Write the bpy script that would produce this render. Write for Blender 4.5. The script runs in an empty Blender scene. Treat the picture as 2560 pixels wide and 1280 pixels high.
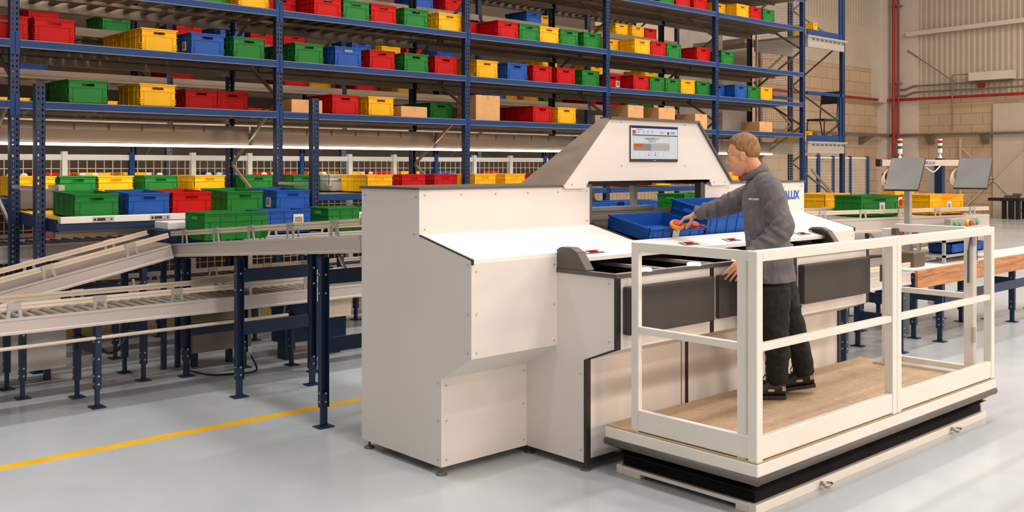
import bpy, bmesh, math, random
from mathutils import Vector, Matrix

random.seed(7)
SC = bpy.context.scene
COL = SC.collection
V = Vector
ZUP = V((0, 0, 1))

# ---------------------------------------------------------------- camera frame
# X runs along the rack to the right and away, Y runs to the left and away, Z is up.
FPX, CX, HZ, HC = 2445.0, 1280.0, 415.0, 1.83
DIR = V((0.6756, 0.7373, 0.0))
RGT = V((0.7373, -0.6756, 0.0))


def ray(px):
    return DIR + RGT * ((px - CX) / FPX)


def on_y(px, y):
    """X of the point seen at picture column px on the upright plane Y = y"""
    v = ray(px)
    return v.x * y / v.y


def on_x(px, x):
    v = ray(px)
    return v.y * x / v.x


def pt(px, py, d):
    v = ray(px) * d
    return V((v.x, v.y, HC - (py - HZ) * d / FPX))


# ---------------------------------------------------------------- materials
def lin(c):
    return tuple(((x / 255.0) / 12.92) if x / 255.0 <= 0.04045 else (((x / 255.0 + 0.055) / 1.055) ** 2.4) for x in c)


MATS = {}


def mat(name, rgb, rough=0.5, metal=0.0, vary=0.06, scale=4.0, bump=0.0, bscale=60.0, stretch=(1, 1, 1), spec=0.5, coat=0.0):
    if name in MATS:
        return MATS[name]
    m = bpy.data.materials.new(name)
    m.use_nodes = True
    nt = m.node_tree
    b = nt.nodes['Principled BSDF']
    b.inputs['Metallic'].default_value = metal
    b.inputs['Specular IOR Level'].default_value = spec
    b.inputs['Coat Weight'].default_value = coat
    tc = nt.nodes.new('ShaderNodeTexCoord')
    mp = nt.nodes.new('ShaderNodeMapping')
    mp.inputs['Scale'].default_value = stretch
    nt.links.new(tc.outputs['Object'], mp.inputs['Vector'])
    n = nt.nodes.new('ShaderNodeTexNoise')
    n.inputs['Scale'].default_value = scale
    n.inputs['Detail'].default_value = 4
    nt.links.new(mp.outputs['Vector'], n.inputs['Vector'])
    cr = nt.nodes.new('ShaderNodeValToRGB')
    c = lin(rgb)
    lo = tuple(max(0, x * (1 - vary * 2)) for x in c)
    hi = tuple(min(1, x * (1 + vary * 2)) for x in c)
    cr.color_ramp.elements[0].position = 0.3
    cr.color_ramp.elements[1].position = 0.7
    cr.color_ramp.elements[0].color = (*lo, 1)
    cr.color_ramp.elements[1].color = (*hi, 1)
    nt.links.new(n.outputs['Fac'], cr.inputs['Fac'])
    nt.links.new(cr.outputs['Color'], b.inputs['Base Color'])
    mr = nt.nodes.new('ShaderNodeMapRange')
    mr.inputs['To Min'].default_value = max(0.02, rough - 0.06)
    mr.inputs['To Max'].default_value = min(1.0, rough + 0.06)
    nt.links.new(n.outputs['Fac'], mr.inputs['Value'])
    nt.links.new(mr.outputs['Result'], b.inputs['Roughness'])
    if bump:
        n2 = nt.nodes.new('ShaderNodeTexNoise')
        n2.inputs['Scale'].default_value = bscale
        nt.links.new(mp.outputs['Vector'], n2.inputs['Vector'])
        bp = nt.nodes.new('ShaderNodeBump')
        bp.inputs['Strength'].default_value = bump
        bp.inputs['Distance'].default_value = 0.01
        nt.links.new(n2.outputs['Fac'], bp.inputs['Height'])
        nt.links.new(bp.outputs['Normal'], b.inputs['Normal'])
    MATS[name] = m
    return m


def glow(name, rgb, strength):
    if name in MATS:
        return MATS[name]
    m = bpy.data.materials.new(name)
    m.use_nodes = True
    nt = m.node_tree
    nt.nodes.clear()
    e = nt.nodes.new('ShaderNodeEmission')
    e.inputs['Color'].default_value = (*lin(rgb), 1)
    e.inputs['Strength'].default_value = strength
    o = nt.nodes.new('ShaderNodeOutputMaterial')
    nt.links.new(e.outputs['Emission'], o.inputs['Surface'])
    MATS[name] = m
    return m


CREAM = mat('cream_paint', (228, 221, 214), 0.42, vary=0.015, scale=1.5)
RAMPW = mat('white_laminate', (246, 242, 234), 0.38, vary=0.01, scale=1.5)
DGREY = mat('dark_grey_trim', (92, 86, 80), 0.5, vary=0.04)
BLACKT = mat('black_profile', (38, 37, 37), 0.45, vary=0.05)
PADM = mat('dark_grey_padding', (66, 62, 59), 0.7, vary=0.05, scale=30, bump=0.15, bscale=300)
NAVY = mat('navy_rack_paint', (22, 46, 82), 0.45, vary=0.06, scale=3, spec=0.35)
BEAMB = mat('blue_beam_paint', (12, 58, 112), 0.5, vary=0.05, scale=2, spec=0.3, stretch=(0.2, 1, 1))
LIPM = mat('pale_beam_edge', (112, 124, 148), 0.45, vary=0.06)  # paler strips along the top and bottom edges of the beams
LEGB = mat('dark_navy_leg_paint', (20, 46, 78), 0.45, vary=0.06, scale=4)
GALV = mat('galvanised_steel', (150, 136, 120), 0.45, 0.5, vary=0.09, scale=3, stretch=(0.5, 1, 3))
GALVB = mat('galvanised_sheet', (142, 126, 110), 0.5, 0.35, vary=0.1, scale=2.5, stretch=(0.3, 1, 4))
ALU = mat('anodised_aluminium', (188, 184, 178), 0.35, 0.5, vary=0.03, scale=2, stretch=(0.3, 1, 6))
SIDEB = mat('grey_conveyor_beam', (206, 196, 188), 0.4, 0.1, vary=0.03, scale=1.2, stretch=(0.25, 0.25, 5))
RAILM = mat('beige_guide_rail', (222, 204, 180), 0.4, vary=0.03)
ROLL = mat('zinc_roller', (172, 166, 158), 0.35, 0.6, vary=0.05, scale=8)
ROLLD = mat('dark_roller', (70, 70, 74), 0.4, 0.4, vary=0.06, scale=8)
SLAT = mat('shelf_slat_steel', (128, 112, 96), 0.5, 0.4, vary=0.1, scale=4, stretch=(1, 0.3, 1))
WHITEP = mat('white_plastic', (238, 234, 228), 0.45, vary=0.02)
PAPER = mat('paper_label', (232, 226, 220), 0.7, vary=0.03)
INK = mat('grey_ink', (150, 140, 138), 0.7, vary=0.2, scale=90)
DARKP = mat('dark_navy_plastic', (14, 18, 34), 0.5, vary=0.05)
YELT = mat('yellow_track', (244, 190, 24), 0.45, vary=0.04)
BOXM = mat('cardboard', (226, 172, 112), 0.75, vary=0.03, scale=10, bump=0.1, bscale=120)
TAPE = mat('brown_tape', (206, 158, 104), 0.4, vary=0.03)
WHITEST = mat('white_steel_paint', (232, 227, 216), 0.4, vary=0.012, scale=3)
RUBBER = mat('black_rubber', (44, 43, 44), 0.32, vary=0.1)
WOODB = None
REDM = mat('red_gloss', (205, 30, 30), 0.35, vary=0.03)
WIREM = mat('wire_grey', (214, 202, 184), 0.45, 0.2, vary=0.03)
CABLEM = mat('grey_cable', (176, 166, 150), 0.5, vary=0.04)
CABLEW = mat('white_cable', (234, 226, 214), 0.5, vary=0.03)
CABLEK = mat('black_cable', (26, 26, 26), 0.5, vary=0.05)
CRATEM = {
    'red': mat('red_crate_plastic', (196, 14, 13), 0.55, vary=0.03, scale=5, spec=0.2),
    'yellow': mat('yellow_crate_plastic', (248, 186, 6), 0.5, vary=0.03, scale=5, spec=0.3),
    'green': mat('green_crate_plastic', (22, 124, 44), 0.5, vary=0.04, scale=5, spec=0.3),
    'blue': mat('blue_crate_plastic', (26, 86, 172), 0.5, vary=0.04, scale=5, spec=0.3),
    'grey': mat('grey_crate_plastic', (188, 182, 174), 0.5, vary=0.03, scale=5),
}


# ---------------------------------------------------------------- mesh builder
class MB:
    def __init__(s):
        s.v, s.f, s.m = [], [], []

    def add(s, vs, fs, m=0):
        b = len(s.v)
        s.v.extend(V(p) for p in vs)
        for f in fs:
            s.f.append([b + i for i in f])
            s.m.append(m)
        return s

    def box(s, x0, y0, z0, x1, y1, z1, m=0):
        if x0 > x1: x0, x1 = x1, x0
        if y0 > y1: y0, y1 = y1, y0
        if z0 > z1: z0, z1 = z1, z0
        return s.add([(x0, y0, z0), (x1, y0, z0), (x1, y1, z0), (x0, y1, z0), (x0, y0, z1), (x1, y0, z1), (x1, y1, z1), (x0, y1, z1)],
                     [(0, 3, 2, 1), (4, 5, 6, 7), (0, 1, 5, 4), (1, 2, 6, 5), (2, 3, 7, 6), (3, 0, 4, 7)], m)

    def obox(s, c, a, b, d, m=0):
        """box about c with half-axis vectors a, b, d"""
        c, a, b, d = V(c), V(a), V(b), V(d)
        if a.cross(b).dot(d) < 0:
            a = -a
        vs = [c + a * i + b * j + d * k for k in (-1, 1) for j in (-1, 1) for i in (-1, 1)]
        return s.add(vs, [(0, 2, 3, 1), (4, 5, 7, 6), (0, 1, 5, 4), (1, 3, 7, 5), (3, 2, 6, 7), (2, 0, 4, 6)], m)

    def bar(s, p, q, w, h, m=0, up=ZUP):
        """box along p-q; w across, h along up"""
        p, q = V(p), V(q)
        a = (q - p) / 2
        t = a.normalized()
        side = t.cross(V(up))
        if side.length < 1e-4:
            side = t.cross(V((1, 0, 0)))
        side.normalize()
        u = side.cross(t).normalized()
        return s.obox((p + q) / 2, a, side * w / 2, u * h / 2, m)

    def ring(s, c, t, r, n, ref=None, r2=None):
        t = V(t).normalized()
        ref = V(ref) if ref is not None else (ZUP if abs(t.z) < 0.95 else V((1, 0, 0)))
        a = t.cross(ref).normalized()
        b = t.cross(a).normalized()
        r2 = r if r2 is None else r2
        return [V(c) + a * (math.cos(2 * math.pi * i / n) * r) + b * (math.sin(2 * math.pi * i / n) * r2) for i in range(n)]

    def loft(s, rings, m=0, cap=True):
        n = len(rings[0])
        b = len(s.v)
        for r in rings:
            s.v.extend(V(p) for p in r)
        for k in range(len(rings) - 1):
            for i in range(n):
                j = (i + 1) % n
                s.f.append([b + k * n + i, b + k * n + j, b + (k + 1) * n + j, b + (k + 1) * n + i])
                s.m.append(m)
        if cap:
            s.f.append([b + i for i in range(n)][::-1])
            s.m.append(m)
            e = b + (len(rings) - 1) * n
            s.f.append([e + i for i in range(n)])
            s.m.append(m)
        return s

    def tube(s, pts, r, n=8, m=0):
        pts = [V(p) for p in pts]
        rings = []
        ref = None
        for i, p in enumerate(pts):
            t = (pts[min(i + 1, len(pts) - 1)] - pts[max(i - 1, 0)]).normalized()
            if ref is None:
                ref = ZUP if abs(t.z) < 0.9 else V((1, 0, 0))
            a = t.cross(ref)
            if a.length < 1e-3:
                a = t.cross(V((0.3, 1, 0.2)))
            a.normalize()
            b = t.cross(a).normalized()
            ref = a.cross(t).normalized()
            rr = r[i] if isinstance(r, (list, tuple)) else r
            rings.append([p + a * (math.cos(2 * math.pi * k / n) * rr) + b * (math.sin(2 * math.pi * k / n) * rr) for k in range(n)])
        return s.loft(rings, m)

    def cyl(s, p, q, r, n=12, m=0, r2=None):
        p, q = V(p), V(q)
        t = q - p
        return s.loft([s.ring(p, t, r, n), s.ring(q, t, r if r2 is None else r2, n)], m)

    def prism(s, poly, vec, m=0):
        poly = [V(p) for p in poly]
        vec = V(vec)
        n = len(poly)
        nrm = V((0, 0, 0))
        for i in range(n):
            nrm += (poly[i] - poly[0]).cross(poly[(i + 1) % n] - poly[0])
        if nrm.dot(vec) > 0:
            poly = poly[::-1]
        vs = poly + [p + vec for p in poly]
        fs = [list(range(n)), list(range(n, 2 * n))[::-1]] + [[(i + 1) % n, i, n + i, n + (i + 1) % n] for i in range(n)]
        return s.add(vs, fs, m)

    def ball(s, c, ax, n=16, k=10, m=0):
        """ellipsoid about c; ax = three half-axis vectors (or a radius)"""
        c = V(c)
        if isinstance(ax, (int, float)):
            ax = (V((ax, 0, 0)), V((0, ax, 0)), V((0, 0, ax)))
        A, B, C = [V(x) for x in ax]
        rings = []
        for j in range(1, k):
            th = math.pi * j / k
            rings.append([c - C * math.cos(th) + (A * math.cos(2 * math.pi * i / n) + B * math.sin(2 * math.pi * i / n)) * math.sin(th) for i in range(n)])
        s.loft(rings, m, cap=False)
        b0 = len(s.v) - n * (k - 1)
        s.v += [c - C, c + C]
        i0, i1 = len(s.v) - 2, len(s.v) - 1
        e = b0 + n * (k - 2)
        for i in range(n):
            j = (i + 1) % n
            s.f.append([i0, b0 + j, b0 + i]); s.m.append(m)
            s.f.append([i1, e + i, e + j]); s.m.append(m)
        return s

    def capsule(s, p, q, r1, r2=None, n=12, m=0):
        p, q = V(p), V(q)
        r2 = r1 if r2 is None else r2
        t = (q - p).normalized()
        rings = []
        for j in range(1, 5):
            th = math.pi / 2 * j / 4
            rings.append(s.ring(p - t * (r1 * math.cos(th)), t, r1 * math.sin(th), n))
        for j in range(4, 0, -1):
            th = math.pi / 2 * j / 4
            rings.append(s.ring(q + t * (r2 * math.cos(th)), t, r2 * math.sin(th), n))
        return s.loft(rings, m)

    def lathe(s, c, prof, n=16, m=0, axis=ZUP):
        axis = V(axis)
        return s.loft([s.ring(V(c) + axis * z, axis, max(r, 1e-4), n) for r, z in prof], m)

    def grid_wire(s, o, a, b, na, nb, r, m=0):
        """square wires from o spanned by vectors a, b"""
        o, a, b = V(o), V(a), V(b)
        for i in range(na + 1):
            s.bar(o + a * i / na, o + a * i / na + b, r, r, m, up=a)
        for j in range(nb + 1):
            s.bar(o + b * j / nb, o + b * j / nb + a, r, r, m, up=b)
        return s

    def mesh(s, name, mats, off=V((0, 0, 0)), smooth=False):
        me = bpy.data.meshes.new(name)
        me.from_pydata([tuple(p - off) for p in s.v], [], s.f)
        for mm in mats:
            me.materials.append(mm)
        if len(mats) > 1:
            me.polygons.foreach_set('material_index', s.m)
        if smooth:
            me.polygons.foreach_set('use_smooth', [True] * len(me.polygons))
        me.update()
        return me

    def build(s, name, mats, parent=None, smooth=False, bevel=0.0, seg=2):
        if not isinstance(mats, (list, tuple)):
            mats = [mats]
        if parent is not None:
            off = world_loc(parent)
        else:
            xs = [p.x for p in s.v]; ys = [p.y for p in s.v]; zs = [p.z for p in s.v]
            off = V(((min(xs) + max(xs)) / 2, (min(ys) + max(ys)) / 2, min(zs)))
        o = bpy.data.objects.new(name, s.mesh(name, mats, off, smooth))
        COL.objects.link(o)
        if parent is not None:
            o.parent = parent
        else:
            o.location = off
        if bevel:
            md = o.modifiers.new('edge', 'BEVEL')
            md.width = bevel
            md.segments = seg
            md.limit_method = 'ANGLE'
            md.angle_limit = math.radians(50)
        return o


def world_loc(o):
    l = V((0, 0, 0))
    while o is not None:
        l = l + o.location
        o = o.parent
    return l


def tag(o, label, cat, group=None):
    o['label'] = label
    o['category'] = cat
    if group:
        o['group'] = group
    return o


def thing(name, label, cat, loc=(0, 0, 0), group=None):
    o = bpy.data.objects.new(name, None)
    o.empty_display_size = 0.1
    COL.objects.link(o)
    o.location = loc
    return tag(o, label, cat, group)


def struct(o):
    o['kind'] = 'structure'
    return o


def words(body, name, size, m, parent, loc, rot, extrude=0.0008, bold=0.0, align='LEFT', width=None):
    """lettering as a real mesh"""
    cu = bpy.data.curves.new(name, 'FONT')
    cu.body = body
    cu.size = size
    cu.extrude = extrude
    cu.offset = bold
    cu.align_x = align
    tmp = bpy.data.objects.new(name, cu)
    COL.objects.link(tmp)
    bpy.context.view_layer.update()
    me = bpy.data.meshes.new_from_object(tmp.evaluated_get(bpy.context.evaluated_depsgraph_get()))
    bpy.data.objects.remove(tmp)
    me.materials.clear()
    me.materials.append(m)
    if width:
        xs = [v.co.x for v in me.vertices]
        k = width / (max(xs) - min(xs))
        for v in me.vertices:
            v.co.x *= k
    o = bpy.data.objects.new(name, me)
    COL.objects.link(o)
    o.parent = parent
    o.location = V(loc) - world_loc(parent)
    o.rotation_euler = rot
    return o
# ================================================================ the hall
XW, YW, XL, YF, ZC = 37.0, 18.6, -13.0, -16.0, 11.5


def floor_material():
    m = bpy.data.materials.new('epoxy_floor')
    m.use_nodes = True
    nt = m.node_tree
    b = nt.nodes['Principled BSDF']
    tc = nt.nodes.new('ShaderNodeTexCoord')
    n = nt.nodes.new('ShaderNodeTexNoise')
    n.inputs['Scale'].default_value = 0.6
    n.inputs['Detail'].default_value = 6
    nt.links.new(tc.outputs['Object'], n.inputs['Vector'])
    cr = nt.nodes.new('ShaderNodeValToRGB')
    cr.color_ramp.elements[0].color = (*lin((182, 190, 194)), 1)
    cr.color_ramp.elements[1].color = (*lin((200, 207, 210)), 1)
    cr.color_ramp.elements[0].position = 0.3
    cr.color_ramp.elements[1].position = 0.7
    nt.links.new(n.outputs['Fac'], cr.inputs['Fac'])
    nt.links.new(cr.outputs['Color'], b.inputs['Base Color'])
    n2 = nt.nodes.new('ShaderNodeTexNoise')
    n2.inputs['Scale'].default_value = 3.0
    n2.inputs['Detail'].default_value = 5
    nt.links.new(tc.outputs['Object'], n2.inputs['Vector'])
    mr = nt.nodes.new('ShaderNodeMapRange')
    mr.inputs['To Min'].default_value = 0.16
    mr.inputs['To Max'].default_value = 0.30
    nt.links.new(n2.outputs['Fac'], mr.inputs['Value'])
    nt.links.new(mr.outputs['Result'], b.inputs['Roughness'])
    bp = nt.nodes.new('ShaderNodeBump')
    bp.inputs['Strength'].default_value = 0.06
    bp.inputs['Distance'].default_value = 0.01
    nt.links.new(n2.outputs['Fac'], bp.inputs['Height'])
    nt.links.new(bp.outputs['Normal'], b.inputs['Normal'])
    return m


def block_material():
    m = bpy.data.materials.new('painted_block_wall')
    m.use_nodes = True
    nt = m.node_tree
    b = nt.nodes['Principled BSDF']
    tc = nt.nodes.new('ShaderNodeTexCoord')
    sp = nt.nodes.new('ShaderNodeSeparateXYZ')
    ad = nt.nodes.new('ShaderNodeMath')
    cb = nt.nodes.new('ShaderNodeCombineXYZ')
    nt.links.new(tc.outputs['Object'], sp.inputs[0])
    nt.links.new(sp.outputs['X'], ad.inputs[0])
    nt.links.new(sp.outputs['Y'], ad.inputs[1])
    nt.links.new(ad.outputs[0], cb.inputs['X'])
    nt.links.new(sp.outputs['Z'], cb.inputs['Y'])
    br = nt.nodes.new('ShaderNodeTexBrick')
    br.inputs['Scale'].default_value = 1.0
    br.inputs['Brick Width'].default_value = 0.8
    br.inputs['Row Height'].default_value = 0.42
    br.inputs['Mortar Size'].default_value = 0.014
    br.inputs['Color1'].default_value = (*lin((200, 176, 148)), 1)
    br.inputs['Color2'].default_value = (*lin((192, 168, 140)), 1)
    br.inputs['Mortar'].default_value = (*lin((164, 140, 112)), 1)
    nt.links.new(cb.outputs[0], br.inputs['Vector'])
    nt.links.new(br.outputs['Color'], b.inputs['Base Color'])
    b.inputs['Roughness'].default_value = 0.8
    bp = nt.nodes.new('ShaderNodeBump')
    bp.inputs['Strength'].default_value = 0.4
    bp.inputs['Distance'].default_value = 0.01
    bp.invert = True
    nt.links.new(br.outputs['Fac'], bp.inputs['Height'])
    nt.links.new(bp.outputs['Normal'], b.inputs['Normal'])
    return m


BLOCK = block_material()
CONC = mat('smooth_concrete', (200, 186, 170), 0.8, vary=0.03, scale=1.2)
CORR = mat('ribbed_wall_sheet', (196, 184, 170), 0.5, 0.15, vary=0.03, scale=1)
PLAIN = mat('plain_hall_paint', (212, 212, 214), 0.8, vary=0.02, scale=1)
CEILM = mat('ceiling_sheet', (214, 216, 222), 0.8, vary=0.02, scale=1)
COLM = mat('white_column_paint', (216, 206, 194), 0.6, vary=0.02, scale=1)
PIPER = mat('red_pipe_paint', (160, 36, 34), 0.4, vary=0.05)
CONDU = mat('grey_conduit', (128, 116, 102), 0.5, 0.2, vary=0.05)
LINEY = mat('yellow_floor_paint', (250, 190, 20), 0.4, vary=0.04, scale=6)

f = MB(); f.box(XL, YF, -0.2, XW + 0.3, YW + 0.3, 0.0)
struct(f.build('floor', floor_material()))
f = MB(); f.box(XL, YF, ZC, XW + 0.3, YW + 0.3, ZC + 0.2)
struct(f.build('ceiling', CEILM))
f = MB(); f.box(XL, YW, 0, XW + 0.3, YW + 0.3, 5.6)
struct(f.build('wall_back', BLOCK))
f = MB(); f.box(XL, YW - 0.02, 5.6, XW + 0.3, YW + 0.3, 7.2)
struct(f.build('wall_back_lintel', CONC))
# ribbed sheeting as real corrugation


def corrugated(o, a, out, z0, z1, pitch, depth, name):
    o, a, out = V(o), V(a), V(out)
    L = a.length
    t = a.normalized()
    n = int(L / pitch)
    prof = []
    for i in range(n):
        for du, dd in ((0, 0), (0.35, 0), (0.5, 1), (0.85, 1)):
            prof.append(o + t * (i + du) * pitch + out * dd * depth)
    prof.append(o + a)
    vs = [V((p.x, p.y, z0)) for p in prof] + [V((p.x, p.y, z1)) for p in prof]
    k = len(prof)
    b = MB()
    b.add(vs, [(i, i + 1, k + i + 1, k + i) for i in range(k - 1)])
    return struct(b.build(name, CORR))


corrugated((XL, YW, 0), (XW - XL, 0, 0), (0, -1, 0), 7.2, ZC, 0.2, 0.014, 'wall_back_sheeting')
f = MB(); f.box(XW, YF, 0, XW + 0.3, YW + 0.3, 4.35)
struct(f.build('wall_right', BLOCK))
corrugated((XW, YF, 0), (0, YW - YF, 0), (-1, 0, 0), 4.35, ZC, 0.2, 0.014, 'wall_right_sheeting')
f = MB(); f.box(XL - 0.3, YF, 0, XL, YW + 0.3, ZC)
struct(f.build('wall_left', PLAIN))
f = MB(); f.box(XL, YF - 0.3, 0, XW + 0.3, YF, ZC)
struct(f.build('wall_front', PLAIN))
# corner pier, columns, floor lines
f = MB(); f.box(XW - 1.0, YW - 0.35, 4.3, XW, YW, ZC); f.box(XW - 0.5, YW - 0.3, 0, XW, YW, 4.3)
struct(f.build('trim_1', COLM))
ym = on_x(2265, XW - 0.3)
f = MB(); f.box(XW - 0.14, ym - 0.36, 0, XW, ym + 0.36, ZC)
struct(f.build('column_1', COLM))
ym2 = on_x(2520, XW - 0.3)
f = MB(); f.box(XW - 0.1, ym2 - 1.0, 0, XW, ym2 + 0.6, 4.1)
struct(f.build('column_2', CONC))
f = MB(); f.box(-6, 6.41, 0.0, 14, 6.51, 0.0015)
struct(f.build('floor_line_1', LINEY))
f = MB(); f.box(-6, 11.02, 0.0, 14, 11.27, 0.0015)
struct(f.build('floor_line_2', LINEY))

# pipes, conduits and braces on the far walls
xp = XW - 0.42
for k, (pxx, r, lb) in enumerate([(2234, 0.06, 'thicker red riser pipe against the white column'), (2246, 0.042, 'thin red riser pipe close beside the white column')]):
    y = on_x(pxx, xp)
    b = MB(); b.cyl((xp, y, 0), (xp, y, ZC), r, 10)
    o = b.build('riser_pipe', PIPER); tag(o, lb, 'pipe', 'red riser pipes in the hall corner')
    for z in (2.2, 5.0, 8.0):
        q = MB(); q.box(xp - 0.08, y - r - 0.02, z, XW - 0.2, y + r + 0.02, z + 0.06); q.build('pipe_clamp', CONDU, o)
zp = 1.83 + 165 * 38.0 / FPX
b = MB(); b.tube([(XW - 0.3, -14, zp), (XW - 0.3, YW - 0.5, zp), (XW - 0.5, YW - 0.25, zp), (12, YW - 0.25, zp)], 0.055, 8)
tag(b.build('sprinkler_pipe', PIPER), 'long red pipe running level around both far walls', 'pipe')
b = MB(); b.tube([(XW - 0.24, -14, 3.02), (XW - 0.24, YW - 0.5, 3.02)], 0.06, 6); b.box(22, YW - 0.42, 2.96, XW - 0.16, YW - 0.32, 3.08)
tr = tag(b.build('cable_tray', CONDU), 'dark cable tray on brackets along the far block walls', 'cable tray')
for y in [16.5, 14.5, 12.5, 10.5, 8.0, 5.5, 3]:
    q = MB(); q.prism([(XW - 0.15, y, 2.96), (XW - 0.5, y, 2.96), (XW - 0.15, y, 2.65)], (0, 0.25, 0)); q.build('bracket', CONDU, tr)
for x in [35, 33, 31]:
    q = MB(); q.prism([(x, YW - 0.02, 2.96), (x, YW - 0.5, 2.96), (x, YW - 0.02, 2.65)], (0.25, 0, 0)); q.build('bracket', CONDU, tr)
for k, (dz, lb) in enumerate([(4.9, 'upper grey conduit running along the ribbed wall foot'), (4.66, 'lower grey conduit just above the red wall pipe')]):
    b = MB(); b.tube([(XW - 0.2, -14, dz), (XW - 0.2, YW - 1.3, dz), (XW - 0.22, YW - 1.0, dz - 0.12), (XW - 0.26, YW - 0.62, dz - 0.1)], 0.035, 6)
    tag(b.build('conduit', CONDU), lb, 'conduit', 'conduits on the far wall')
b = MB(); b.bar((XW - 0.25, -14, 7.6), (XW - 0.25, ym, 5.35 + 1.55), 0.16, 0.16)
tag(b.build('sloping_brace', COLM), 'pale sloping steel tube across the ribbed wall', 'brace')
b = MB(); b.tube([(XW - 0.18, ym, 6.3), (XW - 0.18, on_x(2390, XW), 4.99)], 0.02, 6)
tag(b.build('tie_rod', CONDU), 'thin diagonal tie rod below the sloping wall tube', 'rod')
y0, y1 = on_x(2434, XW), on_x(2542, XW)
b = MB(); b.box(XW - 0.45, min(y0, y1), 4.95, XW - 0.06, max(y0, y1), 5.25)
o = b.build('radiant_heater', COLM); tag(o, 'beige box shaped radiant heater high on the ribbed wall', 'heater')
q = MB(); q.tube([(XW - 0.42, max(y0, y1), 5.2), (XW - 0.42, max(y0, y1) + 0.6, 5.2), (XW - 0.42, max(y0, y1) + 0.6, 3.1)], 0.03, 6); q.build('supply_pipe', CONDU, o)
b = MB(); b.cyl((XW - 0.15, on_x(2456, XW), 4.78), (XW - 0.02, on_x(2456, XW), 4.78), 0.12, 14)
tag(b.build('alarm_bell', PIPER), 'small round red alarm bell under the wall heater', 'alarm')
yb = on_x(2486, XW)
b = MB()
b.bar((XW - 0.13, yb - 1.1, 2.5), (XW - 0.13, yb + 1.1, 0.2), 0.03, 0.05); b.bar((XW - 0.13, yb + 1.1, 2.5), (XW - 0.13, yb - 1.1, 0.2), 0.03, 0.05)
b.box(XW - 0.16, yb - 1.2, 0.0, XW - 0.11, yb - 1.12, 2.9); b.box(XW - 0.16, yb + 1.12, 0.0, XW - 0.11, yb + 1.2, 2.9)
tag(b.build('cross_brace', CONC), 'beige cross brace between two strips on the block wall', 'brace')
b = MB()
xo = on_y(2128, YW - 0.1)
b.ball((xo - 1.6, YW - 0.13, 2.3), ((0.75, 0, 0), (0, 0.12, 0), (0, 0, 0.28)), 16, 8)
tag(b.build('bulkhead_lamp', CONC, smooth=True), 'dull oval bulkhead lamp on the back wall behind the rack', 'lamp')

# dark table far off against the right wall
td = 34.6
c0, c1 = pt(2490, 495, td), pt(2600, 495, td)
ty0, ty1, tz = c1.y, c0.y, 0.72
tx = c0.x - 0.3
t = thing('workbench', 'dark blue workbench standing far off by the block wall', 'table', (tx, (ty0 + ty1) / 2, 0))
b = MB(); b.box(tx - 0.4, ty0, tz - 0.1, tx + 0.4, ty1, tz); b.build('table_top', DARKP, t)
for y in (ty1 - 0.5, ty1 - 0.95, ty0 + 0.3):
    b = MB(); b.box(tx - 0.35, y - 0.06, 0, tx - 0.22, y + 0.06, tz - 0.1); b.build('leg', DARKP, t)
    b = MB(); b.box(tx + 0.22, y - 0.06, 0, tx + 0.35, y + 0.06, tz - 0.1); b.build('leg', DARKP, t)
b = MB(); b.box(tx - 0.3, ty0 + 0.2, tz, tx + 0.2, ty1 - 0.5, tz + 0.09); b.box(tx - 0.1, ty1 - 0.95, tz + 0.09, tx + 0.1, ty1 - 0.7, tz + 0.16)
tag(b.build('tool_case', DGREY), 'flat grey case lying on the far workbench', 'case')

# ---------------------------------------------------------------- lamps of the hall and added fill lights


def area(name, loc, rot, sx, sy, power, color):
    l = bpy.data.lights.new(name, 'AREA')
    l.shape = 'RECTANGLE'
    l.size, l.size_y = sx, sy
    l.energy = power
    l.color = color
    o = bpy.data.objects.new(name, l)
    COL.objects.link(o)
    o.location = loc
    o.rotation_euler = rot
    return o


PW = 0.354
for x in (-3, 3, 8, 13, 18, 24, 31):
    for y in (-9, -3, 3, 8.5):
        cool = (1.0, 0.955, 0.94)
        warm = (1.0, 0.80, 0.63)
        c = warm if (x >= 20 or y <= -9) else cool
        area('high_bay_lamp', (x, y, 10.6), (0, 0, 0), 1.4, 0.5, (1050 if x >= 20 else 270 if x < 0 else 580) * PW, c)
for x in (2, 9, 16):
    area('aisle_lamp', (x, 12.05, 9.8), (0, 0, 0), 1.4, 0.3, 260 * PW, (1, 0.8, 0.6))
# big warm lamps on the front hall wall side, behind the photographer
for x in (3, 11, 19):
    o = area('wall_flood_lamp', (x, -12.5, 6.5), (math.radians(72), 0, 0), 3.0, 1.2, 1700 * PW, (1.0, 0.76, 0.60))
for k in range(-1, 5):
    area('aisle_fill_light', (2.783 + 2.788 * k + 1.4, 12.15, 2.2), (math.radians(60), 0, 0), 2.5, 0.06, 26, (1.0, 0.86, 0.70))  # unseen fill added in the aisle to lift the dark far rack
    area('guard_fill_light', (2.783 + 2.788 * k + 1.4, 11.3, 2.2), (math.radians(40), 0, 0), 2.4, 0.04, 6, (1.0, 0.96, 0.9))  # added fill without a fixture, brightens the mesh guard
    area('picking_fill_light', (2.783 + 2.788 * k + 1.4, 10.62, 2.03), (math.radians(14), 0, 0), 2.4, 0.04, 11, (1.0, 0.97, 0.92))  # added unseen fill for the picking shelf crates, beside the visible tube
w = bpy.data.worlds.new('hall_air')
SC.world = w
w.use_nodes = True
w.node_tree.nodes['Background'].inputs['Color'].default_value = (0.9, 0.92, 1.0, 1)
w.node_tree.nodes['Background'].inputs['Strength'].default_value = 0.3

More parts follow.
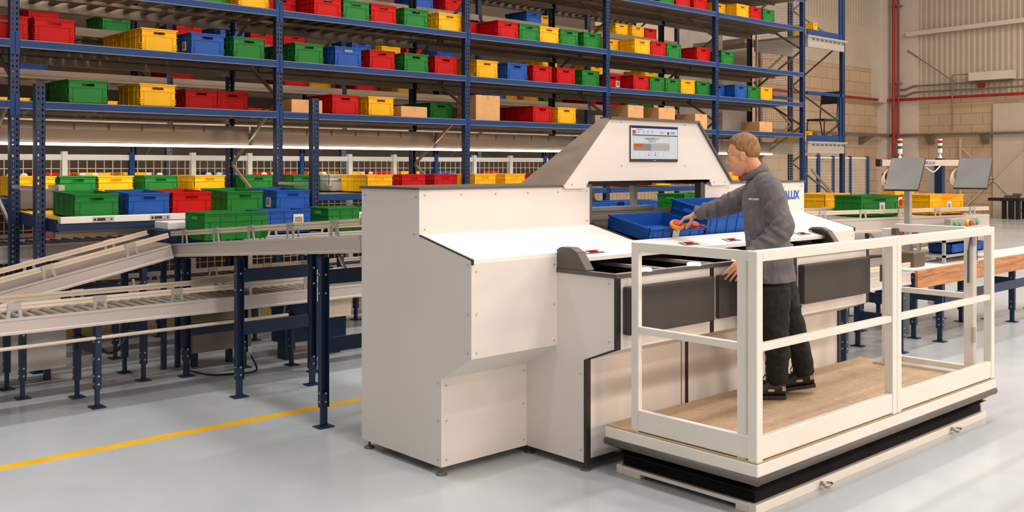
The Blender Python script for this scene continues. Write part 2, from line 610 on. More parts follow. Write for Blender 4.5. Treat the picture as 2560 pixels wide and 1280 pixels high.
cam = bpy.data.cameras.new('camera')
cam.sensor_width = 36.0
cam.lens = 36.0 * FPX / 2560.0
cam.shift_y = -(640.0 - HZ) / 2560.0
cam.clip_end = 200
co = bpy.data.objects.new('camera', cam)
COL.objects.link(co)
co.location = (0, 0, HC)
co.rotation_euler = (math.pi / 2, 0, -math.atan2(DIR.x, DIR.y))
SC.camera = co
SC.view_settings.view_transform = 'Standard'
SC.view_settings.look = 'None'
SC.view_settings.gamma = 1
SC.view_settings.use_curve_mapping = False
SC.view_settings.exposure = -0.30
SC.cycles.use_denoising = True
SC.cycles.max_bounces = 6
SC.cycles.diffuse_bounces = 4
SC.cycles.glossy_bounces = 3
SC.cycles.use_adaptive_sampling = True
SC.cycles.adaptive_threshold = 0.05
SC.cycles.caustics_reflective = False
SC.cycles.caustics_refractive = False
SC.cycles.sample_clamp_indirect = 6
# ================================================================ crates
def crate_mb(h, lx, ly, slot=True):
    """open stacking crate, base centre at the origin, short end facing -Y"""
    b = MB()
    x, y = lx / 2 - 0.008, ly / 2 - 0.008
    t = 0.006
    zr = h - 0.012
    b.box(-x, -y, 0.004, x, y, 0.012)
    b.box(-x + 0.02, -y + 0.02, 0, x - 0.02, y - 0.02, 0.004)
    for s in (-1, 1):
        b.box(s * x, -y, 0.004, s * (x - t), y, h)
        if slot and h > 0.15:
            sw, s0, s1 = lx * 0.15, h - 0.062, h - 0.036
            b.box(-x, s * y, 0.004, x, s * (y - t), s0)
            b.box(-x, s * y, s1, x, s * (y - t), h)
            b.box(-x, s * y, s0, -sw, s * (y - t), s1)
            b.box(sw, s * y, s0, x, s * (y - t), s1)
            for q in (-1, 1):
                b.box(q * sw, s * (y + 0.004), s0 - 0.004, q * (sw + 0.006), s * y, s1 + 0.004)
            b.box(-sw, s * (y + 0.004), s0 - 0.006, sw, s * y, s0)
        else:
            b.box(-x, s * y, 0.004, x, s * (y - t), h)
        # rim and the flange below it
        for z0, z1, e in ((h - 0.012, h, 0.008), (h - 0.03, h - 0.026, 0.006), (h * 0.66, h * 0.66 + 0.005, 0.006)):
            b.box(-x - e, s * y, z0, x + e, s * (y + e), z1)
            b.box(s * x, -y - e, z0, s * (x + e), y + e, z1)
        # vertical ribs, corner posts, corner steps
        n = max(2, int(ly / 0.13))
        for i in range(1, n):
            yy = -y + 2 * y * i / n
            b.box(s * x, yy - 0.004, 0.01, s * (x + 0.006), yy + 0.004, h - 0.012)
        for q in (-1, 1):
            b.box(q * (x - 0.045), s * y, 0.01, q * (x - 0.05), s * (y + 0.006), h * 0.66)
            b.box(s * x, q * (y - 0.045), 0.01, s * (x + 0.006), q * (y - 0.05), h * 0.66)
            for z in (0.03, 0.052, 0.074):
                if z < h * 0.6:
                    b.box(q * (x - 0.045), s * y, z, q * x, s * (y + 0.007), z + 0.008)
                    b.box(s * x, q * (y - 0.045), z, s * (x + 0.007), q * y, z + 0.008)
    return b


CMESH = {}


def crate_mesh(color, h=0.24, lx=0.4, ly=0.6):
    k = (color, h, lx, ly)
    if k not in CMESH:
        CMESH[k] = crate_mb(h, lx, ly).mesh('crate', [CRATEM[color]])
    return CMESH[k]


PROTO = {}


def crate(color, x, y, z, label, group=None, h=0.24, lx=0.4, ly=0.6, rotz=0.0, rotx=0.0, sticker=None, cat='crate'):
    """crate whose base centre stands at x, y, z; sticker = 'side' (-X face) or 'end' (-Y face)"""
    k = (color, h, lx, ly)
    if k in PROTO:
        o = PROTO[k].copy()
    else:
        o = bpy.data.objects.new('plastic_crate', crate_mesh(color, h, lx, ly))
        PROTO[k] = o
    COL.objects.link(o)
    for p in ('label', 'category', 'group'):
        if p in o:
            del o[p]
    o.location = (x, y, z)
    o.rotation_euler = (rotx, 0, rotz)
    tag(o, label, cat, group)
    if sticker:
        for nm, e, mm in (('label_sticker', 0, PAPER), ('printed_code', 1, INK)):
            b = MB()
            w_, h_ = (0.045 - 0.012 * e), (0.05 - 0.016 * e)
            zc = h * 0.42 + 0.008 * e
            ex = 0.0075 + 0.0015 * e
            if sticker == 'side':
                b.box(-lx / 2 + 0.008 - ex, -ly * 0.22 - w_, zc - h_, -lx / 2 + 0.006, -ly * 0.22 + w_, zc + h_)
            elif sticker == 'tag':
                zc = h - 0.049
                b.box(-lx * 0.14, -ly / 2 + 0.008 - ex, zc - 0.012 + 0.002 * e, lx * 0.14, -ly / 2 + 0.007, zc + 0.012 - 0.004 * e)
            else:
                xc = lx * 0.27
                b.box(xc - w_, -ly / 2 + 0.008 - ex, zc - h_, xc + w_, -ly / 2 + 0.006, zc + h_)
            c = bpy.data.objects.new(nm, b.mesh(nm, [mm]))
            COL.objects.link(c)
            c.parent = o
    return o


def carton(x0, x1, y, z, h, dpt, label, group):
    """closed cardboard box with its taped seam, front face on Y = y"""
    b = MB()
    b.box(x0, y, z, x1, y + dpt, z + h)
    o = b.build('cardboard_box', BOXM, bevel=0.004, seg=1)
    tag(o, label, 'box', group)
    xm = (x0 + x1) / 2
    q = MB()
    q.box(xm - 0.025, y - 0.001, z + h - 0.06, xm + 0.025, y, z + h + 0.001)
    q.box(xm - 0.025, y, z + h, xm + 0.025, y + dpt, z + h + 0.001)
    q.build('tape', TAPE, o)
    return o


# ================================================================ racks
def perforated_post(h, w=0.085, dpt=0.07, pitch=0.05, holes=True):
    """open C-section upright with two columns of real holes in its face; centred on x, face on y = 0"""
    b = MB()
    hw = w / 2
    xs = [-hw, -hw * 0.55, -hw * 0.25, hw * 0.3, hw * 0.6, hw]
    n = int(h / pitch)
    for i in range(n):
        z0 = i * pitch
        za, zb, z1 = z0 + pitch * 0.3, z0 + pitch * 0.72, z0 + pitch
        if i == n - 1:
            z1 = h
        b.add([(xs[0], 0, z0), (xs[5], 0, z0), (xs[5], 0, za), (xs[0], 0, za)], [(0, 1, 2, 3)])
        b.add([(xs[0], 0, zb), (xs[5], 0, zb), (xs[5], 0, z1), (xs[0], 0, z1)], [(0, 1, 2, 3)])
        for a_, c_ in ((0, 1), (2, 3), (4, 5)):
            b.add([(xs[a_], 0, za), (xs[c_], 0, za), (xs[c_], 0, zb), (xs[a_], 0, zb)], [(0, 1, 2, 3)])
    for s in (-1, 1):
        b.box(s * hw, 0, 0, s * (hw - 0.004), dpt, h)
        b.box(s * hw, dpt - 0.004, 0, s * (hw - 0.02), dpt, h)
    return b


PITCH, X0R, YR, YB = 2.788, 2.783, 10.0, 11.18
XK = [X0R + PITCH * k for k in range(-1, 6)]          # seven frames
LEV = [2.45, 3.03, 3.605, 4.47, 5.03]
HR = 5.75
LEVNAME = ['lowest', 'second', 'third', 'fourth', 'fifth']

rack = thing('storage_rack', 'tall blue front storage rack full of coloured crates', 'rack', (XK[3], YR, 0))
RL = world_loc(rack)
pm_f = perforated_post(HR).mesh('upright', [NAVY])
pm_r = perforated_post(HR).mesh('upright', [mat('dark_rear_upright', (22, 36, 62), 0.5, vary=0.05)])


def put(mesh, name, parent, loc, rz=0.0):
    o = bpy.data.objects.new(name, mesh)
    COL.objects.link(o)
    o.parent = parent
    o.location = V(loc) - world_loc(parent)
    o.rotation_euler = (0, 0, rz)
    return o


for x in XK:
    put(pm_f, 'upright', rack, (x, YR, 0))
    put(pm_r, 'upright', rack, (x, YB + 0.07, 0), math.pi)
    b = MB(); b.box(x - 0.07, YR - 0.03, 0, x + 0.07, YR + 0.1, 0.008); b.box(x - 0.07, YB - 0.03, 0, x + 0.07, YB + 0.1, 0.008)
    b.build('base_plate', NAVY, rack)
    zs = [1.16, 1.85, 2.6, 3.3, 4.05, 4.8, 5.5]
    b = MB(); b.bar((x + 0.02, YR + 0.05, 0.1), (x + 0.02, YB + 0.02, 0.78), 0.025, 0.035); b.build('brace', GALV, rack)
    for i in range(len(zs) - 1):
        b = MB()
        ya, yb = (YR + 0.05, YB + 0.02) if i % 2 == 0 else (YB + 0.02, YR + 0.05)
        b.bar((x + 0.02, ya, zs[i]), (x + 0.02, yb, zs[i + 1]), 0.025, 0.035)
        b.build('brace', GALV, rack)

rng = random.Random(3)


def deck_mb(xa, xb, z, pitch, wd, y0=YR + 0.04, y1=YB):
    b = MB()
    n = int((xb - xa - 0.1) / pitch)
    off = (xb - xa - n * pitch) / 2
    for i in range(n + 1):
        x = xa + off + i * pitch
        b.box(x - wd / 2, y0, z - 0.035, x + wd / 2, y1, z - 0.006)
    b.box(xa + 0.06, y0 + 0.55, z - 0.07, xb - 0.06, y0 + 0.59, z - 0.035)
    return b


for li, z in enumerate(LEV):
    for k in range(6):
        xa, xb = XK[k], XK[k + 1]
        b = MB()
        b.box(xa + 0.043, YR - 0.012, z - 0.075, xb - 0.043, YR + 0.035, z)
        for xe, s in ((xa, 1), (xb, -1)):
            b.box(xe + s * 0.004, YR - 0.008, z - 0.14, xe + s * 0.043, YR - 0.002, z + 0.07)
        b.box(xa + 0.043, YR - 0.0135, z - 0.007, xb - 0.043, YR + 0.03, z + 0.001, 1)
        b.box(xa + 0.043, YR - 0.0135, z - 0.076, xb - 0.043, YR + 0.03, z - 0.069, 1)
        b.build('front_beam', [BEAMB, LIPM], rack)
        b = MB()
        b.box(xa + 0.043, YB - 0.02, z - 0.11, xb - 0.043, YB + 0.03, z)
        b.box(xa + 0.043, YB - 0.05, z - 0.11, xb - 0.043, YB - 0.02, z - 0.095)
        b.build('rear_beam', GALV, rack)
        open_ = (li == 2 and k in (0, 1, 2)) or (li >= 3 and k < 3)
        deck_mb(xa, xb, z, 0.2 if open_ else 0.13, 0.07 if open_ else 0.105).build('deck', SLAT, rack)
# lower pick level: flow shelf behind the front row
for k in range(0, 6):
    xa, xb = XK[k], XK[k + 1]
    b = MB()
    y0 = YR if k >= 2 else YR + 0.75
    b.box(xa + 0.043, y0 - 0.012, 1.42, xb - 0.043, y0 + 0.035, 1.5)
    b.build('front_beam', BEAMB, rack, bevel=0.006)
    b = MB(); b.box(xa + 0.043, YB + 0.52, 1.4, xb - 0.043, YB + 0.56, 1.5); b.build('rear_beam', GALV, rack)
    deck_mb(xa, xb, 1.5, 0.13, 0.1, y0 + 0.04, YB + 0.54).build('deck', SLAT, rack)

# ---------------------------------------------------------------- crates on the front rack
ORD = ['first', 'second', 'third', 'fourth', 'fifth', 'sixth', 'seventh', 'eighth', 'ninth', 'tenth', 'eleventh', 'twelfth', 'thirteenth']
# level: (colour, picture column of the front face's left edge, depth behind the beam, sticker)
ROWS = {
    0: [('green', 169, 0.085, None), ('yellow', 348, 0.085, None), ('red', 462, 0.5, None), ('red', 521, 0.55, None),
        ('box', 729, 0.085, (806, 0.155)), ('red', 829, 0.085, None), ('yellow', 920, 0.085, None), ('box', 1003, 0.085, (1068, 0.14)),
        ('green', 1075, 0.5, None), ('box', 1190, 0.085, (1250, 0.345)), ('red', 1332, 0.085, None), ('yellow', 1394, 0.085, None),
        ('box', 1570, 0.085, (1609, 0.34)), ('box', 1647, 0.085, (1688, 0.33)), ('box', 1738, 0.05, (1768, 0.26)), ('box', 1899, 0.085, (1931, 0.19))],
    1: [('red', -40, 0.12, None), ('red', 83, 0.085, None), ('yellow', 352, 0.085, None), ('blue', 476, 0.085, 'side'), ('green', 582, 0.085, None),
        ('green', 736, 0.085, None), ('blue', 836, 0.085, 'tag'), ('red', 923, 0.085, None), ('green', 1010, 0.085, None), ('red', 1086, 0.085, None),
        ('yellow', 1191, 0.085, None), ('blue', 1268, 0.085, None), ('red', 1332, 0.085, None), ('red', 1392, 0.085, None), ('green', 1455, 0.085, None),
        ('red', 1512, 0.32, 'end'), ('red', 1545, 0.085, None), ('green', 1597, 0.085, None), ('green', 1645, 0.085, None), ('yellow', 1690, 0.085, None),
        ('green', 1741, 0.085, None), ('blue', 1780, 0.28, None), ('blue', 1818, 0.085, None), ('green', 1856, 0.085, None), ('yellow', 1887, 0.085, None)],
    2: [('green', 482, 0.085, None), ('yellow', 594, 0.085, None), ('red', 668, 0.45, None), ('red', 722, 0.085, None), ('green', 830, 0.085, None),
        ('red', 923, 0.085, None), ('green', 1009, 0.085, None), ('yellow', 1096, 0.085, None), ('red', 1140, 0.5, None), ('red', 1199, 0.085, None),
        ('green', 1267, 0.085, None), ('yellow', 1332, 0.085, None), ('green', 1400, 0.085, None), ('green', 1459, 0.085, None), ('yellow', 1506, 0.4, None),
        ('yellow', 1540, 0.085, None), ('red', 1594, 0.085, None), ('green', 1652, 0.085, None), ('red', 1742, 0.085, None), ('green', 1803, 0.085, None)],
    3: [('yellow', 1230, 0.2, None), ('red', 1330, 0.2, None), ('yellow', 1420, 0.2, None), ('red', 1540, 0.1, None), ('green', 1648, 0.085, None), ('red', 1690, 0.085, None),
        ('red', 1734, 0.085, None), ('yellow', 1782, 0.3, None), ('yellow', 1826, 0.085, None), ('red', 1866, 0.085, None), ('green', 1907, 0.085, None)],
}
# crates standing behind the first one in the same lane: (level, column, how many more)
DEEP = {(0, 169): 0, (0, 348): 1}


def level_phrase(li):
    return ['lowest long rack shelf', 'second long rack shelf', 'third long rack shelf', 'top visible rack shelf'][li]


for li, row in ROWS.items():
    seen = {}
    total = {}
    edge = -99.0
    for r in row:
        total[r[0]] = total.get(r[0], 0) + 1
    for c, px, dy, extra in row:
        y = YR + dy
        x = max(on_y(px, y), edge + 0.004)
        edge = x + 0.4 if c != 'box' else max(x + 0.2, on_y(extra[0], y))
        n = seen.get(c, 0)
        seen[c] = n + 1
        grp = 'goods on the ' + level_phrase(li)
        if c == 'box':
            x1 = edge
            lab = f'plain cardboard box on the {level_phrase(li)}, {ORD[n]} box from its left end'
            carton(x, x1, y, LEV[li] + 0.001, extra[1], 0.4, lab, grp)
        else:
            lab = f'{c} plastic crate on the {level_phrase(li)}, {ORD[n]} {c} one from the left'
            if total[c] == 1:
                lab = f'only {c} plastic crate on the {level_phrase(li)}'
            crate(c, x + 0.2, y + 0.3, LEV[li] + 0.001, lab, grp, sticker=extra)
# crates standing second in their lane, their flanks showing past the first ones
for li, c, px, lab in [(0, 'green', 169, 'green crate behind the first green one on the lowest long rack shelf'),
                       (1, 'yellow', 352, 'yellow crate behind the first yellow one on the second long rack shelf'),
                       (1, 'green', 736, 'green crate second in its lane behind the green one beside the blue tagged crate'),
                       (2, 'green', 830, 'green crate second in its lane behind the green one between two red on third shelf'),
                       (0, 'red', 1332, 'red crate second in its lane between tall carton and yellow crate, lowest shelf'),
                       (2, 'red', 1742, 'red crate second in its lane behind the last red one on the third shelf'),
                       (1, 'yellow', 1191, 'yellow crate second in its lane behind the yellow one beside a blue crate')]:
    x = on_y(px, YR + 0.085)
    crate(c, x + 0.2, YR + 0.70 + 0.24, LEV[li] + 0.001, lab, 'goods on the ' + level_phrase(li), ly=0.46)

# ---------------------------------------------------------------- crates on the pick level (behind the light strip)
PICK = [('yellow', 40, 10.95), ('green', 147, 10.95), ('yellow', 240, 10.95), ('green', 360, 10.95), ('yellow', 485, 10.95), ('green', 595, 10.95)]
PICK2 = [('green', 732, 10.75, None), ('grey', 822, 10.75, 'tag'), ('yellow', 917, 10.09, None), ('red', 1003, 10.09, None), ('red', 1085, 10.09, None),
         ('yellow', 1186, 10.09, 'side'), ('yellow', 1262, 10.09, None), ('red', 1330, 10.09, None), ('red', 1580, 10.09, None), ('yellow', 1640, 10.09, None), ('yellow', 1815, 10.09, None), ('red', 1852, 10.09, None)]
cnt = {}
last_x, last_y = -99.0, 0.0
for c, px, y, *st in PICK + PICK2:
    x = on_y(px, y)
    if y > 10.2:
        for xp_ in XK:
            if x < xp_ + 0.05 and x + 0.4 > xp_ - 0.05:
                x = xp_ + 0.052
    x = max(x, last_x + 0.404 if abs(last_y - y) < 0.61 else x)
    last_x, last_y = x, y
    n = cnt.get(c, 0)
    cnt[c] = n + 1
    s = st[0] if st else None
    lab = f'{c} crate on the picking shelf under the strip lights, {ORD[n]} {c} one from the left'
    if c == 'grey':
        lab = 'only light grey crate on the picking shelf under the strip lights'
    crate(c, x + 0.2, y + 0.3, 1.501, lab, 'crates on the picking shelf', h=0.22, sticker=s)

# ---------------------------------------------------------------- light strip and beams above the picking shelf
YS = 10.72
PL = ['at the outer end of the rack', 'over the open crates of the inclined shelf', 'over the grey crate', 'over the red crates', 'behind the monitor hood', 'at the aisle end of the rack']
for k in range(6):
    xa, xb = XK[k] + 0.045, XK[k + 1] - 0.0
    b = MB(); b.box(xa, YS, 2.085, xb, YS + 0.05, 2.30)
    st = b.build('picking_light', GALVB)
    tag(st, 'lit white strip light under a channel ' + PL[k], 'light', 'strip lights above the picking shelf')
    b = MB(); b.box(xa, YS - 0.03, 2.045, xb, YS + 0.05, 2.075); b.build('lit_tube', glow('strip_light', (255, 252, 244), 7.0), st)
    b = MB()
    x = xa + 0.02
    while x < xb - 0.34:
        b.box(x, YS - 0.012, 2.215, x + 0.33, YS, 2.285)
        x += 0.36
    b.build('cover_plate', GALV, st)

# white mesh guard behind the picking shelf
fence = thing('mesh_guard', 'white framed wire mesh guard behind the picking shelf', 'fence', (3.5, 11.9, 0))
b = MB(); b.box(-2.4, 11.88, 1.90, 15.1, 11.92, 1.965)
b.build('rail', WHITEST, fence)
b = MB(); b.box(-2.4, 11.88, 0.15, 15.1, 11.92, 0.2); b.build('rail', WHITEST, fence)
b = MB(); b.box(-2.4, 11.88, 1.02, 15.1, 11.92, 1.06); b.build('rail', WHITEST, fence)
b = MB(); b.grid_wire((-2.4, 11.9, 0.2), (17.5, 0, 0), (0, 0, 1.7), 175, 17, 0.008)
b.build('wire_mesh', WIREM, fence)
x = -2.4
i = 0
while x < 15.1:
    b = MB(); b.box(x - 0.03, 11.86, 0, x + 0.03, 11.93, 2.0); b.build('post', WHITEST if i % 3 else BEAMB, fence)
    x += 0.78
    i += 1
x = 0.2
while x < 8.5:
    for dx in (-0.07, 0.07):
        b = MB(); b.ball((x + dx, 11.84, 1.725), ((0.042, 0, 0), (0, 0.02, 0), (0, 0, 0.024)), 12, 8); b.build('white_cap', WHITEP, fence, smooth=True)
    x += 0.78

# ---------------------------------------------------------------- second rack across the crane aisle
X2 = [-0.005 + PITCH * k for k in range(0, 7)]
Y2, Y2B = 13.0, 14.2
rack2 = thing('storage_rack', 'grey and navy storage rack across the dark crane aisle', 'rack', (X2[3], Y2, 0))
for x in X2:
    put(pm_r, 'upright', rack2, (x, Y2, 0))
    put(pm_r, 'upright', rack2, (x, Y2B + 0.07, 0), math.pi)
    for i in range(7):
        zs = [0.25, 1.0, 1.75, 2.55, 3.3, 4.05, 4.8, 5.5]
        ya, yb = (Y2 + 0.05, Y2B + 0.02) if i % 2 else (Y2B + 0.02, Y2 + 0.05)
        b = MB(); b.bar((x + 0.02, ya, zs[i]), (x + 0.02, yb, zs[i + 1]), 0.025, 0.035); b.build('brace', GALV, rack2)
LEV2 = [0.75, 1.5] + LEV
for li, z in enumerate(LEV2):
    for k in range(6):
        xa, xb = X2[k], X2[k + 1]
        b = MB(); b.box(xa + 0.043, Y2 - 0.02, z - 0.11, xb - 0.043, Y2 + 0.03, z); b.box(xa + 0.043, Y2 - 0.05, z - 0.11, xb - 0.043, Y2 - 0.02, z - 0.09)
        b.build('front_beam', GALVB, rack2)
        b = MB(); b.box(xa + 0.043, Y2B - 0.02, z - 0.11, xb - 0.043, Y2B + 0.03, z); b.build('rear_beam', GALVB, rack2)
        deck_mb(xa, xb, z, 0.2, 0.12, Y2 + 0.04, Y2B).build('deck', SLAT, rack2)
rng = random.Random(11)
cnt2 = {}
for li, z in enumerate(LEV2):
    for k in range(6):
        xa = X2[k] + 0.06
        xb = X2[k + 1] - 0.06
        x = xa + rng.random() * 0.3
        while x + 0.4 < xb:
            if rng.random() < 0.62:
                c = rng.choice(['red', 'red', 'yellow', 'green', 'yellow', 'blue'])
                key = (li, c)
                cnt2[key] = cnt2.get(key, 0) + 1
                crate(c, x + 0.2, Y2 + 0.08 + 0.3 + rng.random() * 0.3, z + 0.001,
                      f'{c} plastic crate half hidden in the dark rack across the aisle', f'{c} crates in the far rack')
            x += 0.44 + rng.random() * 0.2
# added dark sheet: gloom behind the far rack put into its colour
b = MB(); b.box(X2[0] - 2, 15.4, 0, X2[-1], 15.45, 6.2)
tag(b.build('rack_shade_sheet', mat('painted_gloom', (92, 76, 62), 0.8, vary=0.1, scale=2)), 'added dark sheet standing in for shade behind the far storage rack', 'panel')
# ================================================================ conveyors
def leg_frame(parent, a, b_, ztop, foot=0.14, beams=(0.18, 0.55), w=0.06, name='leg_frame'):
    """two channel legs at floor points a and b_, joined by cross beams (heights below the top)"""
    a, b_ = V((a[0], a[1], 0)), V((b_[0], b_[1], 0))
    t = (b_ - a).normalized()
    s = t.cross(ZUP)
    fr = None
    for q in beams:
        zc = ztop - q
        m = MB(); m.bar(a + t * w / 2 + ZUP * zc, b_ - t * w / 2 + ZUP * zc, 0.03, 0.1)
        if fr is None:
            fr = m.build(name, LEGB, parent)
        else:
            m.build('cross_beam', LEGB, fr)
    for p, sg in ((a, 1), (b_, -1)):
        m = MB()
        m.obox(p + ZUP * (ztop + foot) / 2 + s * -0.02, t * w / 2, s * 0.003, ZUP * (ztop - foot) / 2)
        for k in (-1, 1):
            m.obox(p + ZUP * (ztop + foot) / 2 + t * k * w / 2, t * 0.003, s * 0.022, ZUP * (ztop - foot) / 2)
        m.obox(p + ZUP * (foot + 0.1) / 2, t * (w / 2 - 0.006), s * 0.012, ZUP * (foot + 0.1) / 2)
        lg = m.build('leg', LEGB, fr)
        m = MB(); m.obox(p + ZUP * 0.004, t * 0.06, s * 0.05, ZUP * 0.004); m.build('foot_plate', LEGB, fr)
        m = MB()
        for z in (foot + 0.04, foot + 0.1, ztop - 0.12, ztop - 0.25):
            if z > foot:
                for side in (-1, 1):
                    m.cyl(p + ZUP * z + s * side * 0.024, p + ZUP * z + s * side * 0.03, 0.008, 8)
                m.cyl(p + ZUP * z + t * -sg * (w / 2 + 0.001), p + ZUP * z + t * -sg * (w / 2 + 0.006), 0.008, 8)
        m.build('bolt', ALU, fr)
    return fr


def conveyor(name, label, cat, p0, p1, width, T=0.116, guides=((0.065, 0.065),), roll='light', legs=(), pitch=0.085, gh=0.032, beams=True, group=None, brk=0.55, rail_ext=0.0, dark=False):
    """roller conveyor: near beam from p0 to p1 (top edge of the outer face), body to the left of that line"""
    p0, p1 = V(p0), V(p1)
    d = p1 - p0
    L = d.length
    t = d.normalized()
    h = V((d.x, d.y, 0)).normalized()
    n = V((-h.y, h.x, 0))
    up = n.cross(t) * -1
    if up.z < 0:
        up = -up
    c = thing(name, label, cat, ((p0 + p1) / 2 + n * width / 2) * 1.0, group)
    c.location.z = 0
    for off in (0, width - 0.04):
        m = MB()
        a, b_ = p0 + n * off, p1 + n * off
        prof = [(0, 0), (0, -T * 0.12), (0.006, -T * 0.2), (0.006, -T * 0.8), (0, -T * 0.88), (0, -T), (0.04, -T), (0.04, 0)]
        m.prism([a + n * u + up * v for u, v in prof], d)
        m.build('side_beam', SIDEB, c)
    m = MB()
    m.obox((p0 + p1) / 2 + n * width / 2 - up * T * 0.8, t * L / 2, n * (width / 2 - 0.05), up * 0.004)
    m.build('under_tray', DARKP, c)
    k = 0 if roll == 'belt' else int(L / pitch)
    if roll == 'belt':
        m = MB(); m.obox((p0 + p1) / 2 + n * width / 2 + up * 0.004, t * L / 2, n * (width / 2 - 0.012), up * 0.006); m.build('belt', mat('grey_belt', (142, 128, 120), 0.6, vary=0.04), c)
    for i in range(min(k, 99)):
        q = p0 + t * (i + 0.5) * pitch - up * 0.022
        m = MB(); m.cyl(q + n * 0.035, q + n * (width - 0.035), 0.024, 10)
        r = m.build('roller', ROLL if roll == 'light' else ROLLD, c, smooth=False)
    gn, gf = guides[0]
    for off, g in ((0.02, gn), (width - 0.02, gf)):
        if not g:
            continue
        m = MB()
        a, b_ = p0 + n * off + up * g - t * rail_ext, p1 + n * off + up * g
        m.bar(a + up * 0.012, b_ + up * 0.012, 0.022, 0.018, up=up)
        m.bar(a - up * 0.012, b_ - up * 0.012, 0.022, 0.018, up=up)
        m.bar(a, b_, 0.012, 0.03, up=up)
        m.build('guide_rail', RAILM if not dark else SIDEB, c)
        nb = max(2, int(L / brk))
        for i in range(nb):
            q = p0 + n * (off + (-0.016 if off < width / 2 else 0.016)) + t * (L * (i + 0.5) / nb)
            m = MB()
            m.obox(q + up * (g + 0.005), t * 0.045, n * 0.003, up * 0.022)
            for s in (-1, 1):
                m.prism([q + t * s * 0.045 + up * (g - 0.015), q + t * s * 0.02 + up * (g - 0.015), q + t * s * 0.035 - up * 0.015, q + t * s * 0.058 - up * 0.015], n * 0.005)
            m.build('rail_bracket', ALU, c)
    for (a, b_, zt, bm) in legs:
        leg_frame(c, a, b_, zt, beams=bm)
    return c


# lower line in front, running to the right behind the workstation
low = conveyor('roller_conveyor', 'low grey roller conveyor running level with beige guide rails and bare rollers', 'conveyor',
               (1.2, 7.55, 0.737), (6.6, 7.55, 0.75), 0.5, guides=((0.085, 0.085),),
               legs=[((1.95, 7.6), (1.95, 8.0), 0.62, (0.2,)), ((2.69, 7.59), (2.69, 8.03), 0.62, (0.17,)), ((4.58, 7.6), (4.58, 8.0), 0.62, (0.2,)), ((6.2, 7.6), (6.2, 8.0), 0.62, (0.2,))])
m = MB(); m.cyl((1.2, 7.57, 0.52), (4.3, 7.57, 0.54), 0.014, 8); m.build('cable_conduit', RAILM, low)
# inclined line rising to the corner
inc = conveyor('inclined_conveyor', 'grey belt conveyor sloping up towards the crates beside the workstation', 'conveyor',
               (0.9, 8.25, 0.58), (3.55, 8.25, 1.145), 0.5, guides=((0.085, 0.085),), T=0.12, roll='belt',
               legs=[((3.32, 8.28), (3.32, 8.7), 0.96, (0.5,)), ((2.36, 8.28), (2.36, 8.7), 0.75, (0.2,))])
m = MB(); m.box(2.75, 8.3, 0.70, 3.15, 8.6, 0.83)
for x in (2.78, 2.9, 3.02, 3.12):
    m.cyl((x, 8.295, 0.81), (x, 8.3, 0.81), 0.01, 8)
m.build('motor_box', NAVY, inc)
# feeder rising towards the back of the workstation
fee = conveyor('feeder_conveyor', 'grey conveyor on tall navy legs carrying a green crate into the workstation', 'conveyor',
               (3.6, 8.40, 1.142), (3.6, 5.42, 1.374), 0.745, guides=((0.09, 0.09),), T=0.116,
               legs=[((3.64, 7.17), (4.3, 7.17), 1.1, (0.14, 0.56)), ((3.66, 5.95), (4.3, 5.95), 1.19, (0.14, 0.62)), ((3.66, 8.19), (4.2, 8.19), 1.02, (0.3, 0.62))])
# rear line carrying the blue and green crates
rear = conveyor('roller_conveyor', 'grey conveyor behind the feeder carrying a blue and a green crate', 'conveyor',
                (4.36, 8.48, 1.165), (7.3, 8.48, 1.165), 0.48, guides=((0.06, 0.06),),
                legs=[((5.45, 8.54), (5.45, 8.84), 1.04, (0.3,)), ((6.9, 8.54), (6.9, 8.84), 1.04, (0.3,))])
crate('green', 3.68 + 0.31, 7.9 + 0.2, 1.19, 'green crate crosswise on the feeder conveyor beside the inclined line', 'crates moving on the conveyors', lx=0.4, ly=0.6, rotz=math.pi / 2, h=0.24)
crate('blue', 4.807, 8.72, 1.167, 'blue crate with white label moving between two green crates', 'crates moving on the conveyors', rotz=math.pi / 2, h=0.235)
crate('green', 5.292 + 0.3, 8.72, 1.167, 'green crate with white label just past the blue one, by the workstation edge', 'crates moving on the conveyors', rotz=math.pi / 2, h=0.24)
for x0, par in ((5.14, 'plastic_crate'),):
    pass
for xx, nm in ((4.955, 'blue'), (5.72, 'green')):
    o = [q for q in bpy.data.objects if q.get('label', '').startswith(nm + ' crate with white label')][0]
    yy = 8.72 - 0.2
    for nme, mm, w_, h_, e in (('label_sticker', PAPER, 0.055, 0.06, 0.0), ('printed_code', INK, 0.042, 0.034, 0.0012)):
        b = MB(); b.box(xx - w_, yy - 0.0012 - e, 1.167 + 0.13 - h_ + 0.015 * (e > 0), xx + w_, yy + 0.004, 1.167 + 0.13 + h_)
        me = b.mesh(nme, [mm], V(o.location))
        c = bpy.data.objects.new(nme, me)
        COL.objects.link(c)
        c.parent = o
        me.transform(Matrix.Rotation(-math.pi / 2, 4, 'Z'))
# line behind the workstation seen through its opening
conveyor('roller_conveyor', 'grey conveyor seen through the workstation opening with blue and green crates', 'conveyor',
         (6.9, 6.97, 1.20), (10.4, 6.97, 1.20), 0.48, guides=((0.06, 0.06),),
         legs=[((7.3, 7.05), (7.3, 7.4), 1.06, (0.3,)), ((10.1, 7.05), (10.1, 7.4), 1.06, (0.3,))])
for c, x, lab in (('blue', 7.68, 'blue crate behind the workstation opening next to its first post'), ('blue', 8.37, 'blue crate behind the workstation opening, middle of the three there'), ('green', 9.42, 'green crate behind the workstation opening next to two blue crates')):
    crate(c, x, 7.21, 1.204, lab, 'crates seen through the workstation opening', rotz=math.pi / 2, h=0.24 if c == 'blue' else 0.3)
